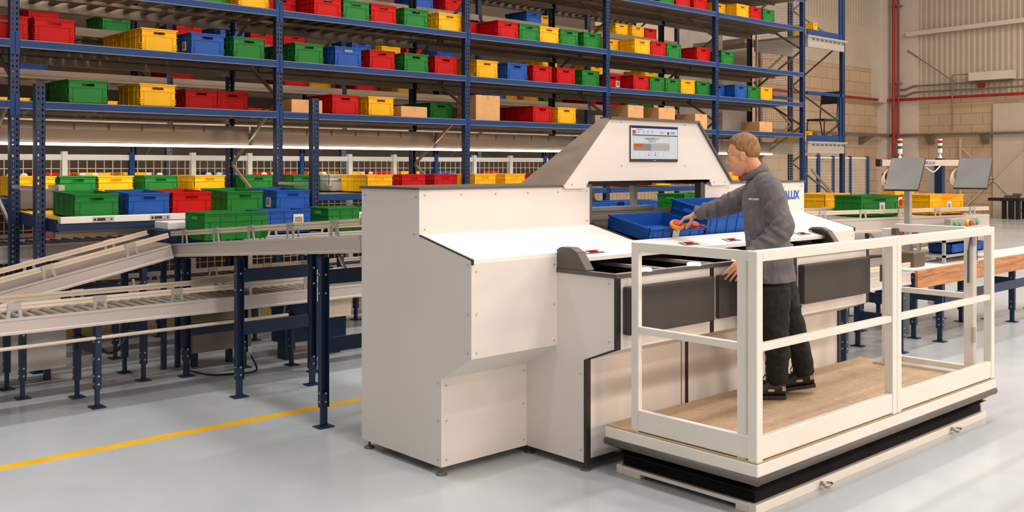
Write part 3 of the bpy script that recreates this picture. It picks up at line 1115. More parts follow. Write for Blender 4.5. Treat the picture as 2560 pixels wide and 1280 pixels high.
# white and blue stop box at the corner of the lines
b = MB(); b.box(3.58, 8.46, 1.0, 4.05, 8.80, 1.26)
o = tag(b.build('drive_box', NAVY, bevel=0.006), 'navy drive box with white lid where the incline meets the feeder', 'box')
q = MB(); q.box(3.62, 8.48, 1.26, 4.03, 8.78, 1.33); q.build('lid', WHITEP, o, bevel=0.01)
for x in (3.62, 3.75):
    q = MB(); q.box(x, 8.6, 0, x + 0.04, 8.64, 1.0); q.build('stand', LEGB, o)

# wide grey roller lines under the rack
conveyor('rack_conveyor', 'wide galvanised roller bed under the blue rack, behind the uprights', 'conveyor',
         (-0.6, 10.22, 1.06), (6.4, 10.22, 1.06), 0.82, T=0.17, guides=((0, 0),), roll='dark', pitch=0.12,
         legs=[((0.9, 10.3), (0.9, 10.95), 0.9, (0.2,)), ((4.3, 10.3), (4.3, 10.95), 0.9, (0.2,))])
conveyor('rack_conveyor', 'low bluish roller bed below the crates, in front of the rack', 'conveyor',
         (2.95, 9.35, 0.72), (8.4, 9.35, 0.72), 0.6, T=0.1, guides=((0.06, 0),), roll='dark', pitch=0.12,
         legs=[((3.5, 9.4), (3.5, 9.85), 0.62, (0.2,)), ((4.95, 9.4), (4.95, 9.85), 0.62, (0.2,)), ((6.5, 9.4), (6.5, 9.85), 0.62, (0.2,))])

# ---------------------------------------------------------------- inclined presentation shelf with five crates
shelf = thing('presentation_shelf', 'inclined picking shelf with yellow roller tracks and a white front strip', 'shelf', (4.15, 9.4, 0))
ZSF, ZSB = 1.352, 1.405
YSF, YSB = 9.02, 10.55
sm = perforated_post(2.56).mesh('upright', [NAVY])
for x in (2.77, 5.56):
    put(sm, 'upright', shelf, (x, 9.2, 0))
    b = MB(); b.box(x - 0.07, 9.17, 0, x + 0.07, 9.3, 0.008); b.build('base_plate', NAVY, shelf)
    b = MB(); b.box(x - 0.02, 9.27, 1.62, x + 0.02, 9.98, 1.65); b.build('tie_bar', ALU, shelf)
for x in (2.85, 5.47):
    b = MB(); b.bar((x, YSF, ZSF - 0.05), (x, YSB, ZSB - 0.05), 0.04, 0.11); b.build('side_beam', NAVY, shelf)
x = 2.91
while x < 5.42:
    b = MB()
    b.bar((x, YSF + 0.06, ZSF - 0.012), (x, YSB, ZSB - 0.012), 0.03, 0.02)
    y = YSF + 0.08
    while y < YSB - 0.03:
        z = ZSF + (ZSB - ZSF) * (y - YSF) / (YSB - YSF)
        b.cyl((x - 0.02, y, z - 0.012), (x + 0.02, y, z - 0.012), 0.011, 8)
        y += 0.05
    b.build('roller_track', YELT, shelf)
    x += 0.065
b = MB(); b.box(2.83, YSF - 0.06, ZSF - 0.09, 5.50, YSF, ZSF - 0.028); b.build('front_beam', NAVY, shelf, bevel=0.004)
b = MB(); b.box(2.86, YSF - 0.075, ZSF - 0.028, 5.50, YSF, ZSF + 0.03); b.build('white_strip', WHITEP, shelf, bevel=0.004)
b = MB(); b.box(2.87, YSF + 0.1, ZSF - 0.16, 5.48, YSF + 0.14, ZSF - 0.1); b.build('cross_member', GALV, shelf)
for x in (3.22, 3.74, 4.26, 4.78, 5.25):
    b = MB(); b.box(x - 0.09, YSF - 0.079, ZSF - 0.02, x + 0.1, YSF - 0.075, ZSF + 0.022); d_ = b.build('pick_display', ALU, shelf)
    b = MB(); b.box(x - 0.05, YSF - 0.081, ZSF - 0.012, x + 0.02, YSF - 0.079, ZSF + 0.012); b.build('screen', BLACKT, d_)
    b = MB(); b.cyl((x - 0.07, YSF - 0.079, ZSF), (x - 0.07, YSF - 0.082, ZSF), 0.011, 12); b.cyl((x + 0.075, YSF - 0.079, ZSF), (x + 0.075, YSF - 0.082, ZSF), 0.008, 12); b.build('button', DARKP, d_)
tilt = math.atan2(ZSB - ZSF, YSB - YSF)
for c, px, st, lab in [('green', 185, None, 'open green crate first on the inclined shelf next to the bare yellow tracks'),
                       ('blue', 320, None, 'open blue crate between green and red crates on the inclined shelf'),
                       ('red', 430, None, 'red crate in the middle of the five on the inclined shelf'),
                       ('green', 567, None, 'open green crate between red and blue crates on the inclined shelf'),
                       ('blue', 690, 'side', 'open blue crate with a side label, last on the inclined shelf by the short upright')]:
    x = on_y(px, 9.06)
    crate(c, x + 0.2, 9.06 + 0.3, ZSF + 0.012, lab, 'open crates on the inclined shelf', h=0.225, rotx=tilt, sticker=st)

b = MB(); b.box(2.9, 10.24, 1.412, 3.24, 10.5, 1.60)
o = tag(b.build('sensor_box', mat('sensor_grey', (120, 108, 104), 0.5, vary=0.04), bevel=0.006), 'grey sensor box standing at the back of the bare yellow tracks', 'box')
q = MB(); q.box(3.242, 10.2, 1.412, 3.30, 10.52, 1.64); q.build('side_plate', ALU, o)
# cabinets and boxes under the lines
b = MB(); b.box(2.1, 8.8, 0.1, 2.86, 9.06, 0.68)
o = tag(b.build('control_cabinet', CREAM, bevel=0.006), 'pale grey sheet metal cabinet hanging under the lower conveyor', 'cabinet')
q = MB(); q.box(2.09, 8.82, 0.3, 2.1, 8.94, 0.45); q.build('vent', ALU, o)
for x in (2.3, 2.7):
    q = MB(); q.box(x, 8.85, 0, x + 0.05, 8.9, 0.1); q.build('stand', LEGB, o)
b = MB(); b.box(3.82, 8.42, 0.14, 4.40, 8.68, 0.56)
o = tag(b.build('control_cabinet', GALV, bevel=0.006), 'brushed metal cabinet under the feeder behind two navy legs', 'cabinet')
q = MB(); q.box(3.81, 8.47, 0.22, 3.82, 8.57, 0.38); q.build('vent', DARKP, o)
for x in (3.86, 4.2):
    q = MB(); q.box(x, 8.5, 0, x + 0.05, 8.55, 0.14); q.build('stand', LEGB, o)
b = MB(); b.box(4.62, 8.2, 0.16, 5.3, 8.45, 0.66)
o = tag(b.build('battery_cabinet', NAVY, bevel=0.006), 'navy cabinet with two white round plugs under the rear conveyor', 'cabinet')
for x in (4.86, 5.08):
    q = MB(); q.cyl((x, 8.19, 0.34), (x, 8.2, 0.34), 0.022, 16); q.build('round_plug', WHITEP, o)
for x in (4.66, 5.2):
    q = MB(); q.box(x, 8.25, 0, x + 0.06, 8.4, 0.16); q.build('stand', LEGB, o)
b = MB(); b.box(4.7, 7.62, 0.46, 4.98, 7.9, 0.63)
tag(b.build('junction_box', RAILM, bevel=0.006), 'small beige junction box under the lower conveyor near the workstation', 'box')
b = MB(); b.cyl((4.78, 7.7, 0), (4.78, 7.7, 0.46), 0.015, 8)
tag(b.build('conduit', CABLEM), 'thin grey conduit standing under the beige junction box', 'conduit')


def cable(pts, r, m_, lab):
    # smooth curve through pts
    pts = [V(p) for p in pts]
    out = []
    for i in range(len(pts) - 1):
        p0_, p1_, p2_, p3_ = pts[max(i - 1, 0)], pts[i], pts[i + 1], pts[min(i + 2, len(pts) - 1)]
        for k in range(6):
            u = k / 6
            out.append(0.5 * ((2 * p1_) + (p2_ - p0_) * u + (2 * p0_ - 5 * p1_ + 4 * p2_ - p3_) * u * u + (3 * p1_ - p0_ - 3 * p2_ + p3_) * u ** 3))
    out.append(pts[-1])
    b_ = MB(); b_.tube(out, r, 6, 0)
    return tag(b_.build('cable', m_, smooth=True), lab, 'cable', 'cables under the conveyors')


cable([(2.72, 7.8, 0.5), (2.85, 7.85, 0.36), (3.0, 8.0, 0.34), (3.12, 8.16, 0.42), (3.2, 8.2, 0.66)], 0.011, CABLEK, 'black cable looping below the lower conveyor between the navy legs')
cable([(3.66, 8.15, 0.06), (3.8, 8.05, 0.015), (4.0, 7.95, 0.012), (4.2, 7.95, 0.012), (4.28, 8.2, 0.1)], 0.009, CABLEK, 'thin black cable trailing over the floor between the legs')
cable([(3.95, 6.2, 1.16), (3.98, 6.15, 1.06), (4.05, 6.1, 1.03), (4.12, 6.1, 1.06), (4.14, 6.1, 1.17)], 0.013, CABLEW, 'white cable loop hanging under the feeder by the workstation')
cable([(4.0, 7.7, 0.62), (4.06, 7.75, 0.46), (4.2, 7.75, 0.4), (4.35, 7.75, 0.5), (4.4, 7.8, 0.63)], 0.011, CABLEM, 'grey cable loop hanging from the lower conveyor')
cable([(3.2, 8.2, 0.88), (3.2, 8.2, 0.78), (3.1, 8.22, 0.68), (2.98, 8.24, 0.74)], 0.011, CABLEM, 'short grey cable at the motor box of the inclined line')
# ================================================================ picking workstation
WX0, WX1 = 3.59, 7.945
YBK, YTF, YRF, YLO = 5.37, 4.75, 4.26, 4.535     # back, upper panel, ramp front, foot panel
ZT, ZR0, ZR1, ZU, ZV, ZB = 1.70, 1.413, 1.295, 0.728, 0.571, 0.05
BX0, BX1 = 4.28, 7.255                            # bench
YBF, YBB, ZBT = 3.77, 4.02, 1.20
RX0, RX1 = 5.13, 6.74                             # recess for the crates
OX0, OX1 = 5.10, 6.46                             # opening under the hood
YLIP = 4.14
SL = (ZR0 - ZR1) / (YTF - YRF)
ZLIP = ZR1 - (YRF - YLIP) * SL
ws = thing('picking_workstation', 'large cream and grey panelled picking workstation with a monitor hood', 'workstation', ((WX0 + WX1) / 2, 4.6, 0))

prof = [(YBK, ZB), (YBK, ZT - 0.016), (YTF, ZT - 0.016), (YTF, ZR0), (YRF, ZR1), (YRF, ZU), (YLO, ZV), (YLO, ZB)]
for x, s in ((WX0, 1), (WX1, -1)):
    b = MB(); b.prism([(x, y, z) for y, z in prof], (s * 0.012, 0, 0))
    o = b.build('end_panel', CREAM, ws)
    b = MB()
    for y, z in [(YTF + 0.03, ZT - 0.06), (YTF + 0.05, ZR0), (YRF + 0.03, ZR1 - 0.03), (YRF + 0.03, 0.98), (YRF + 0.03, ZU + 0.03), (YLO + 0.03, ZV - 0.03), (YLO + 0.03, 0.32), (YLO + 0.03, ZB + 0.04), (YBK - 0.04, ZT - 0.06)]:
        b.cyl((x - s * 0.003, y, z), (x + s * 0.001, y, z), 0.006, 10)
    b.build('screw', ALU, o)
    # dark edge strip along the slope
    b = MB()
    for (a, c) in (((YTF, ZR0 - 0.004), (YRF - 0.004, ZR1 - 0.002)), ((YRF - 0.004, ZR1), (YRF - 0.004, ZR1 - 0.03))):
        b.bar((x + s * 0.006, a[0], a[1]), (x + s * 0.006, c[0], c[1]), 0.014, 0.008, up=(0, -0.3, 1) if a[0] != c[0] else (0, 1, 0))
    b.build('edge_strip', BLACKT, ws)
# back, top, upper front panels
b = MB(); b.box(WX0 + 0.012, YBK - 0.012, ZB, WX1 - 0.012, YBK, 1.1); b.box(WX0 + 0.012, YBK - 0.012, 1.1, RX0 - 0.05, YBK, ZT - 0.02); b.box(7.4, YBK - 0.012, 1.1, WX1 - 0.012, YBK, ZT - 0.02)
b.build('back_panel', CREAM, ws)
for xa, xb in ((WX0 - 0.012, OX0), (OX1, WX1 + 0.012)):
    b = MB(); b.box(xa, YTF - 0.012, ZT - 0.016, xb, YBK + 0.01, ZT)
    b.build('top_cap', DGREY, ws)
for xa, xb in ((WX0 + 0.012, OX0), (OX1, WX1 - 0.012)):
    b = MB(); b.box(xa, YTF, ZR0, xb, YTF + 0.012, ZT - 0.016)
    o = b.build('upper_panel', CREAM, ws)
    b = MB()
    n = 6
    for i in range(n):
        x = xa + 0.03 + (xb - xa - 0.06) * i / (n - 1)
        for z in (ZT - 0.05,) + ((ZR0 + 0.03,) if i in (0, n - 1) else ()):
            b.cyl((x, YTF - 0.003, z), (x, YTF + 0.001, z), 0.006, 10)
    b.build('screw', ALU, o)
# ramps
TH = 0.02


def ramp(xa, xb, yf):
    zf = ZR1 - (YRF - yf) * SL
    b = MB()
    b.prism([(xa, YTF, ZR0), (xa, yf, zf), (xa, yf, zf - 0.024), (xa, YTF, ZR0 - TH)], (xb - xa, 0, 0))
    return b


ramp(WX0 + 0.012, BX0, YRF).build('ramp_panel', RAMPW, ws)
ramp(BX1, WX1 - 0.012, YRF).build('ramp_panel', RAMPW, ws)
ramp(BX0, RX0, YLIP).build('ramp_panel', RAMPW, ws)
ramp(RX1, BX1, YLIP).build('ramp_panel', RAMPW, ws)
b = MB()
zf, zk = ZLIP, ZR1 + (4.37 - YRF) * SL
b.prism([(RX0, 4.37, zk), (RX0, YLIP, zf), (RX0, YLIP, zf - 0.024), (RX0, 4.37, zk - TH)], (RX1 - RX0, 0, 0))
b.build('front_lip', RAMPW, ws)
# sloping shade panel under the lip and behind the bins
b = MB(); b.prism([(BX0, YLIP + 0.03, ZLIP - 0.03), (BX0, 4.40, 1.21), (BX0, 4.42, 1.21), (BX0, YLIP + 0.05, ZLIP - 0.024)], (BX1 - BX0, 0, 0))
b.build('under_lip_panel', mat('bluish_grey_panel', (118, 128, 146), 0.5, vary=0.02), ws)
b = MB(); b.box(BX0, 4.40, 0.9, BX1, 4.42, 1.24); b.build('bin_back', DARKP, ws)
# recessed sloping roller bed
b = MB()
b.prism([(RX0, 5.3, ZR0 + 0.06), (RX0, 4.36, ZR1 - 0.02), (RX0, 4.36, ZR1 - 0.06), (RX0, 5.3, ZR0 + 0.0)], (RX1 - RX0, 0, 0))
b.build('roller_bed', DGREY, ws)
for x in (RX0, RX1):
    b = MB(); b.bar((x, 4.40, ZR1 + 0.015), (x, 4.76, ZR0 - 0.012), 0.014, 0.05); b.build('bed_cheek', BLACKT, ws)
# side fronts
for xa, xb in ((WX0 + 0.012, BX0), (BX1, WX1 - 0.012)):
    b = MB(); b.box(xa, YRF, ZU, xb, YRF + 0.012, ZR1 - 0.024)
    o = b.build('front_panel', CREAM, ws)
    b = MB()
    for x in (xa + 0.025, xb - 0.025):
        for z in (ZR1 - 0.07, 0.98, ZU + 0.03):
            b.cyl((x, YRF - 0.003, z), (x, YRF + 0.001, z), 0.006, 10)
    b.build('screw', ALU, o)
    b = MB(); b.prism([(xa, YRF, ZU), (xa, YLO, ZV), (xa, YLO + 0.012, ZV), (xa, YRF + 0.012, ZU + 0.004)], (xb - xa, 0, 0)); b.build('slope_panel', CREAM, ws)
    b = MB(); b.box(xa, YLO, ZB, xb, YLO + 0.012, ZV)
    o = b.build('foot_panel', CREAM, ws)
    b = MB()
    for x in (xa + 0.025, xb - 0.025):
        for z in (ZV - 0.04, 0.32, ZB + 0.04):
            b.cyl((x, YLO - 0.003, z), (x, YLO + 0.001, z), 0.006, 10)
    b.build('screw', ALU, o)
# bench
bp = [(YRF + 0.01, ZBT - 0.022), (YBF + 0.012, ZBT - 0.022), (YBF + 0.012, 0.76), (YBB, 0.668), (YBB, ZB), (YLO, ZB), (YLO, ZV), (YRF + 0.01, ZU)]
for x, s in ((BX0, 1), (BX1, -1)):
    b = MB(); b.prism([(x, y, z) for y, z in bp], (s * 0.012, 0, 0)); o = b.build('bench_side', CREAM, ws)
    b = MB()
    for y, z in ((YBF + 0.06, ZBT - 0.06), (YBF + 0.06, 0.8), (YBB + 0.04, 0.58), (YBB + 0.04, 0.12)):
        b.cyl((x - s * 0.003, y, z), (x + s * 0.001, y, z), 0.006, 10)
    b.build('screw', ALU, o)
    xs = (x - s * 0.002, x + s * 0.033)
    b = MB()
    b.box(xs[0], YBF, 0.76, xs[1], YBF + 0.02, ZBT - 0.02)
    b.prism([(xs[0], YBF, 0.76), (xs[0], YBF + 0.03, 0.76), (xs[0], YBB + 0.012, 0.668), (xs[0], YBB - 0.012, 0.668)], (xs[1] - xs[0], 0, 0))
    b.box(xs[0], YBB - 0.012, ZB - 0.01, xs[1], YBB + 0.012, 0.668)
    o = b.build('corner_post', BLACKT, ws)
PX = [BX0 + 0.033, 5.20, 6.19, BX1 - 0.033]
for i in range(3):
    b = MB(); b.box(PX[i], YBF + 0.004, 0.76, PX[i + 1], YBF + 0.016, ZBT - 0.022); b.build('bench_front_panel', CREAM, ws)
    b = MB(); b.prism([(PX[i], YBF + 0.004, 0.76), (PX[i], YBB, 0.668), (PX[i], YBB + 0.012, 0.668), (PX[i], YBF + 0.02, 0.765)], (PX[i + 1] - PX[i], 0, 0)); b.build('slope_panel', CREAM, ws)
    b = MB(); b.box(PX[i] + (0.012 if i else 0), YBB, ZB + 0.02, PX[i + 1], YBB + 0.012, 0.668); b.build('foot_panel', CREAM, ws)
    b = MB(); b.box(PX[i] + 0.02 + (0.02 if i else 0), YBF - (0.03 if i == 1 else 0.05), 0.845, PX[i + 1] - 0.035, YBF + 0.002, 1.125)
    o = b.build('knee_pad', PADM, ws, bevel=0.008)
b = MB(); b.box(BX0 + 0.033, YBB - 0.006, ZB - 0.012, BX1 - 0.033, YBB + 0.012, ZB + 0.022); b.build('kick_strip', BLACKT, ws)
for x in PX[1:3]:
    b = MB(); b.box(x - 0.018, YBF - 0.002, 0.76, x + 0.018, YBF + 0.018, ZBT - 0.022); b.box(x + 0.06 - 0.015, YBB - 0.004, ZB + 0.02, x + 0.06 + 0.015, YBB + 0.014, 0.66); b.build('divider_post', BLACKT, ws)
# bench top: dark rim, light frame and six bins
b = MB()
b.box(BX0 - 0.006, YBF - 0.006, ZBT - 0.024, BX1 + 0.006, YBF + 0.016, ZBT)
for x in (BX0 - 0.006, BX1 + 0.006 - 0.03):
    b.box(x, YBF + 0.016, ZBT - 0.024, x + 0.03, YRF + 0.0, ZBT)
b.build('top_rim', DGREY, ws)
NB = 6
bw = (BX1 - BX0 - 0.05) / NB
b = MB()
b.box(BX0 + 0.024, YBF + 0.016, ZBT - 0.02, BX1 - 0.024, YBF + 0.06, ZBT - 0.002)
for i in range(NB + 1):
    x = BX0 + 0.025 + bw * i
    b.box(x - 0.025, YBF + 0.06, ZBT - 0.02, x + 0.025, 4.40, ZBT - 0.002)
b.build('bench_top', mat('warm_grey_top', (186, 172, 158), 0.45, vary=0.02), ws)
for i in range(NB):
    xa, xb = BX0 + 0.05 + bw * i, BX0 + bw * (i + 1)
    b = MB()
    b.box(xa, YBF + 0.06, 0.93, xb, 4.40, 0.94)
    b.box(xa - 0.002, YBF + 0.058, 0.93, xa, 4.40, ZBT - 0.02); b.box(xb, YBF + 0.058, 0.93, xb + 0.002, 4.40, ZBT - 0.02)
    b.box(xa, YBF + 0.056, 0.93, xb, YBF + 0.06, ZBT - 0.02)
    b.build('order_bin', DARKP, ws)
    xm = BX0 + 0.29 + (0.487) * i
    b = MB(); b.lathe((xm, YBF + 0.035, ZBT - 0.002), [(0.045, 0), (0.045, 0.012), (0.038, 0.018)], 20)
    b.build('lit_button', glow('button_glow', (232, 240, 255), 4.0), ws, smooth=False)
# end guards on the bench
gp = [(YRF - 0.0, ZBT), (YRF - 0.0, ZBT + 0.105), (YRF - 0.03, ZBT + 0.125), (YRF - 0.12, ZBT + 0.125), (YRF - 0.17, ZBT + 0.10), (YRF - 0.245, ZBT)]
for x, s in ((BX0 - 0.003, 1), (BX1 + 0.003, -1)):
    b = MB()
    b.prism([(x, y, z) for y, z in gp], (s * 0.014, 0, 0))
    for a, c in zip(gp[1:-1], gp[2:]):
        b.bar((x + s * 0.035, a[0], a[1]), (x + s * 0.035, c[0], c[1]), 0.07, 0.016, up=(0, a[1] - c[1], c[0] - a[0]))
    b.build('end_guard', DGREY, ws, bevel=0.004)
# pick displays on the ramp
sa = math.atan(SL)
tdir, ndir = V((0, math.cos(sa), math.sin(sa))), V((0, -math.sin(sa), math.cos(sa)))
for xm in (4.56, 5.55, 6.06, 6.5, 7.03):
    c = V((xm, 4.22, ZR1 - (YRF - 4.22) * SL)) + ndir * 0.001
    b = MB(); b.obox(c, (0.085, 0, 0), tdir * 0.032, ndir * 0.0015); d_ = b.build('pick_display', DGREY, ws)
    b = MB(); b.obox(c + ndir * 0.002, (0.036, 0, 0), tdir * 0.02, ndir * 0.001); b.build('red_digits', glow('red_digits', (226, 22, 48), 0.9), d_)
    b = MB(); b.cyl(c + V((0.062, 0, 0)), c + V((0.062, 0, 0)) + ndir * 0.004, 0.013, 12); b.build('button', WHITEP, d_)
    b = MB(); b.cyl(c + V((-0.062, 0, 0)) - tdir * 0.012, c + V((-0.062, 0, 0)) - tdir * 0.012 + ndir * 0.004, 0.011, 12); b.cyl(c + V((-0.062, 0, 0)) + tdir * 0.014, c + V((-0.062, 0, 0)) + tdir * 0.014 + ndir * 0.004, 0.007, 12); b.build('button', WHITEP, d_)
# interior of the opening
for x in (OX0 + 0.02, OX1 - 0.02):
    for ya in ((YTF + 0.012, YBK - 0.09) if x < 5.5 else (YTF + 0.012,)):
        b = MB(); b.box(x - 0.02, ya, 1.42, x + 0.02, ya + 0.06, ZT); b.build('opening_post', DGREY, ws)
for x in (OX0 + 0.36, OX0 + 1.16):
    b = MB(); b.box(x - 0.022, YBK - 0.06, 1.1, x + 0.022, YBK - 0.015, ZT + 0.02); b.build('profile_post', ALU, ws)
b = MB(); b.box(OX0, YBK - 0.07, ZT - 0.03, OX1, YBK - 0.02, ZT + 0.03); b.build('profile_beam', BLACKT, ws)
b = MB(); b.box(OX0, YBK - 0.1, 1.47, OX1, YBK - 0.02, 1.5); b.build('profile_beam', ALU, ws)
# hood
HB0, HB1, HT0, HT1, ZH = 4.81, 6.785, 5.285, 6.335, 2.175
YH = YTF - 0.02
zl, zo = 1.672, 1.722
face = [(HB0, zl + 0.03), (HB0 + 0.03, zl), (OX0 - 0.06, zl), (OX0 - 0.03, zo), (OX1 + 0.03, zo), (OX1 + 0.06, zl), (HB1 - 0.03, zl), (HB1, zl + 0.03), (HT1, ZH), (HT0, ZH)]
b = MB(); b.prism([(x, YH, z) for x, z in face], (0, 0.012, 0))
o = b.build('hood_front', CREAM, ws)
b = MB()
for x, z in ((5.42, 2.15), (6.17, 2.15), (5.42, 1.83), (6.17, 1.83), (4.9, 1.70), (5.05, 1.70), (6.7, 1.70), (6.55, 1.70)):
    b.cyl((x, YH - 0.003, z), (x, YH + 0.001, z), 0.006, 10)
b.build('screw', ALU, o)
sides = []
for xb_, xt in ((HB0, HT0), (HB1, HT1)):
    s = 1 if xb_ < 5.8 else -1
    b = MB()
    yp = YH - (0.003 if s > 0 else 0.02)
    xb_, xt = xb_ - s * 0.007, xt - s * 0.007
    b.add([(xb_, yp, ZT), (xt, yp, ZH), (xt, YTF + 0.06, ZH), (xb_, 5.16, ZT),
           (xb_ + s * 0.02, yp, ZT), (xt + s * 0.012, yp, ZH - 0.012), (xt + s * 0.012, YTF + 0.06, ZH - 0.012), (xb_ + s * 0.02, 5.16, ZT)],
          [(0, 1, 2, 3), (4, 7, 6, 5), (0, 4, 5, 1), (3, 2, 6, 7), (0, 3, 7, 4), (1, 5, 6, 2)])
    b.build('hood_side', DGREY if s < 0 else GALVB, ws)  # tan on the left side imitates light falling on the grey shell
b = MB(); b.box(HT0, YH - 0.024, ZH - 0.006, HT1, YTF + 0.07, ZH + 0.012); b.build('hood_cap', DGREY, ws)
b = MB(); b.add([(HB0, 5.15, ZT), (HB1, 5.15, ZT), (HT1, YTF + 0.06, ZH), (HT0, YTF + 0.06, ZH), (HB0, 5.16, ZT), (HB1, 5.16, ZT), (HT1, YTF + 0.07, ZH), (HT0, YTF + 0.07, ZH)],
                [(0, 1, 2, 3), (4, 7, 6, 5), (0, 4, 5, 1), (2, 6, 7, 3)]); b.build('hood_rear', GALVB, ws)
# monitor let into the hood
MX0, MX1, MZ0, MZ1 = 5.515, 6.065, 1.865, 2.125
mon = bpy.data.objects.new('monitor', None)
COL.objects.link(mon); mon.parent = ws; mon.location = V((5.79, YH, MZ0)) - world_loc(ws)
ym_ = YH - 0.008
b = MB(); b.box(MX0 - 0.006, ym_, MZ0 - 0.004, MX1 + 0.006, YH + 0.01, MZ1 + 0.006); b.build('bezel', mat('dark_bezel', (50, 44, 36), 0.4), mon)
SCW = glow('screen_white', (246, 244, 246), 0.92)
b = MB(); b.box(MX0, ym_ - 0.001, MZ0 + 0.018, MX1, ym_, MZ1); b.build('screen', SCW, mon)


def sc(u0, v0, u1, v1, m_, name='screen_graphic', lift=0.0016):
    """rectangle on the screen, u from the left edge, v from the top, both 0-1"""
    W_, H_ = MX1 - MX0, MZ1 - MZ0 - 0.018
    b_ = MB(); b_.box(MX0 + u0 * W_, ym_ - lift, MZ1 - v1 * H_, MX0 + u1 * W_, ym_ - 0.001, MZ1 - v0 * H_)
    return b_.build(name, m_, mon)


def swords(s, u, v, size, m_, width=None, align='LEFT'):
    W_, H_ = MX1 - MX0, MZ1 - MZ0 - 0.018
    return words(s, 'screen_lettering', size, m_, mon, (MX0 + u * W_, ym_ - 0.0045, MZ1 - v * H_), (math.pi / 2, 0, 0), extrude=0.0004, align=align)


SBLUE, SORG, SGRY, SLGY, SDK = glow('screen_blue', (42, 66, 130), 0.9), glow('screen_orange', (240, 106, 32), 0.95), glow('screen_grey', (166, 158, 154), 0.9), glow('screen_light_grey', (206, 198, 194), 0.9), glow('screen_dark', (84, 72, 66), 0.8)
sc(0, 0, 1, 0.055, SBLUE); sc(0.03, 0.12, 0.10, 0.235, SORG); sc(0.03, 0.255, 1, 0.285, SDK)
sc(0.05, 0.315, 0.82, 0.515, SGRY); sc(0.054, 0.325, 0.816, 0.505, SCW, lift=0.0026)
sc(0.05, 0.53, 0.43, 0.745, SGRY); sc(0.055, 0.54, 0.245, 0.635, SORG, lift=0.0026); sc(0.44, 0.53, 0.82, 0.745, SLGY)
for i in range(6):
    sc(0.05 + 0.128 * i, 0.765, 0.055 + 0.128 * i, 0.95, SLGY)
sc(0.05, 0.765, 0.82, 0.77, SLGY); sc(0.05, 0.945, 0.82, 0.95, SLGY)
for u in (0.16, 0.265, 0.355, 0.45):
    sc(u - 0.012, 0.135, u + 0.012, 0.175, SGRY); sc(u - 0.03, 0.20, u + 0.03, 0.215, SLGY)
swords('MECALUX', 0.12, 0.11, 0.013, SDK)
swords('EASY', 0.60, 0.215, 0.024, SORG)
b = MB(); b.lathe((MX0 + 0.79 * 0.55, ym_ - 0.001, MZ1 - 0.19 * 0.24), [(0.0105, 0), (0.0105, 0.002)], 20, axis=(0, -1, 0)); b.build('screen_graphic', SBLUE, mon)
swords('WMS', 0.83, 0.215, 0.024, SBLUE)
swords('010000000000123 4', 0.435, 0.405, 0.021, SDK, align='CENTER')
swords('Product_A', 0.435, 0.475, 0.021, SDK, align='CENTER')
for u, a_, c_ in ((0.37, '1', '001'), (0.50, '0', '002')):
    swords(a_, u, 0.845, 0.018, SDK, align='CENTER'); swords(c_, u, 0.905, 0.016, SDK, align='CENTER')
b = MB(); b.box(5.778, ym_ - 0.0006, MZ0 + 0.004, 5.802, ym_, MZ0 + 0.01); b.build('maker_mark', ALU, mon)
# blue lettering on the panel behind the man
words('MECALUX', 'panel_lettering', 0.101, mat('logo_blue', (38, 98, 176), 0.5), ws, (7.425, YTF - 0.0015, 1.538), (math.pi / 2, 0, 0), bold=0.005, width=0.44)
# levelling feet
for x, y in ((WX0 + 0.02, YBK - 0.06), (WX0 + 0.02, YLO + 0.02), (BX0 + 0.03, YLO - 0.0), (BX0 + 0.03, YBB + 0.025), (BX1 - 0.03, YBB + 0.03), (BX1 - 0.03, YLO), (WX1 - 0.02, YLO + 0.02), (WX1 - 0.02, YBK - 0.06), (5.25, YBB + 0.04), (6.2, YBB + 0.04)):
    b = MB(); b.cyl((x, y, 0.014), (x, y, 0.07), 0.008, 8); b.lathe((x, y, 0), [(0.034, 0), (0.034, 0.006), (0.014, 0.018)], 14)
    b.build('levelling_foot', DGREY, ws)

# crates standing in the recess
bt = math.atan2(ZR0 + 0.06 - (ZR1 - 0.02), 5.3 - 4.36)


def bed(x, yc):
    return V((x, yc, ZR1 - 0.018 + (yc - 4.36) * math.tan(bt)))


rot = Matrix.Rotation(bt, 4, 'X') @ Matrix.Rotation(math.pi / 2, 4, 'Z')
for (xa, w_, h, lab, tagged) in ((5.30, 0.64, 0.11, 'shallow blue crate tilted in the workstation recess, under the reaching hand', True),
                                 (5.98, 0.66, 0.215, 'deep blue crate tilted in the workstation recess behind the reaching sleeve', False)):
    p = bed(xa + w_ / 2, 4.385 + 0.2 * math.cos(bt))
    o = crate('blue', 0, 0, 0, lab, 'blue crates in the workstation recess', h=h, lx=0.4 if tagged else 0.36, ly=w_)
    o.rotation_euler = rot.to_euler()
    o.location = p + V((0, -math.sin(bt), math.cos(bt))) * 0.006
    if tagged:
        b = MB(); b.box(-0.2015, -0.015, 0.01, -0.199, 0.06, 0.085)
        me = b.mesh('label_sticker', [mat('silver_label', (190, 188, 184), 0.35, 0.4)])
        c = bpy.data.objects.new('label_sticker', me); COL.objects.link(c); c.parent = o
        CR1 = o
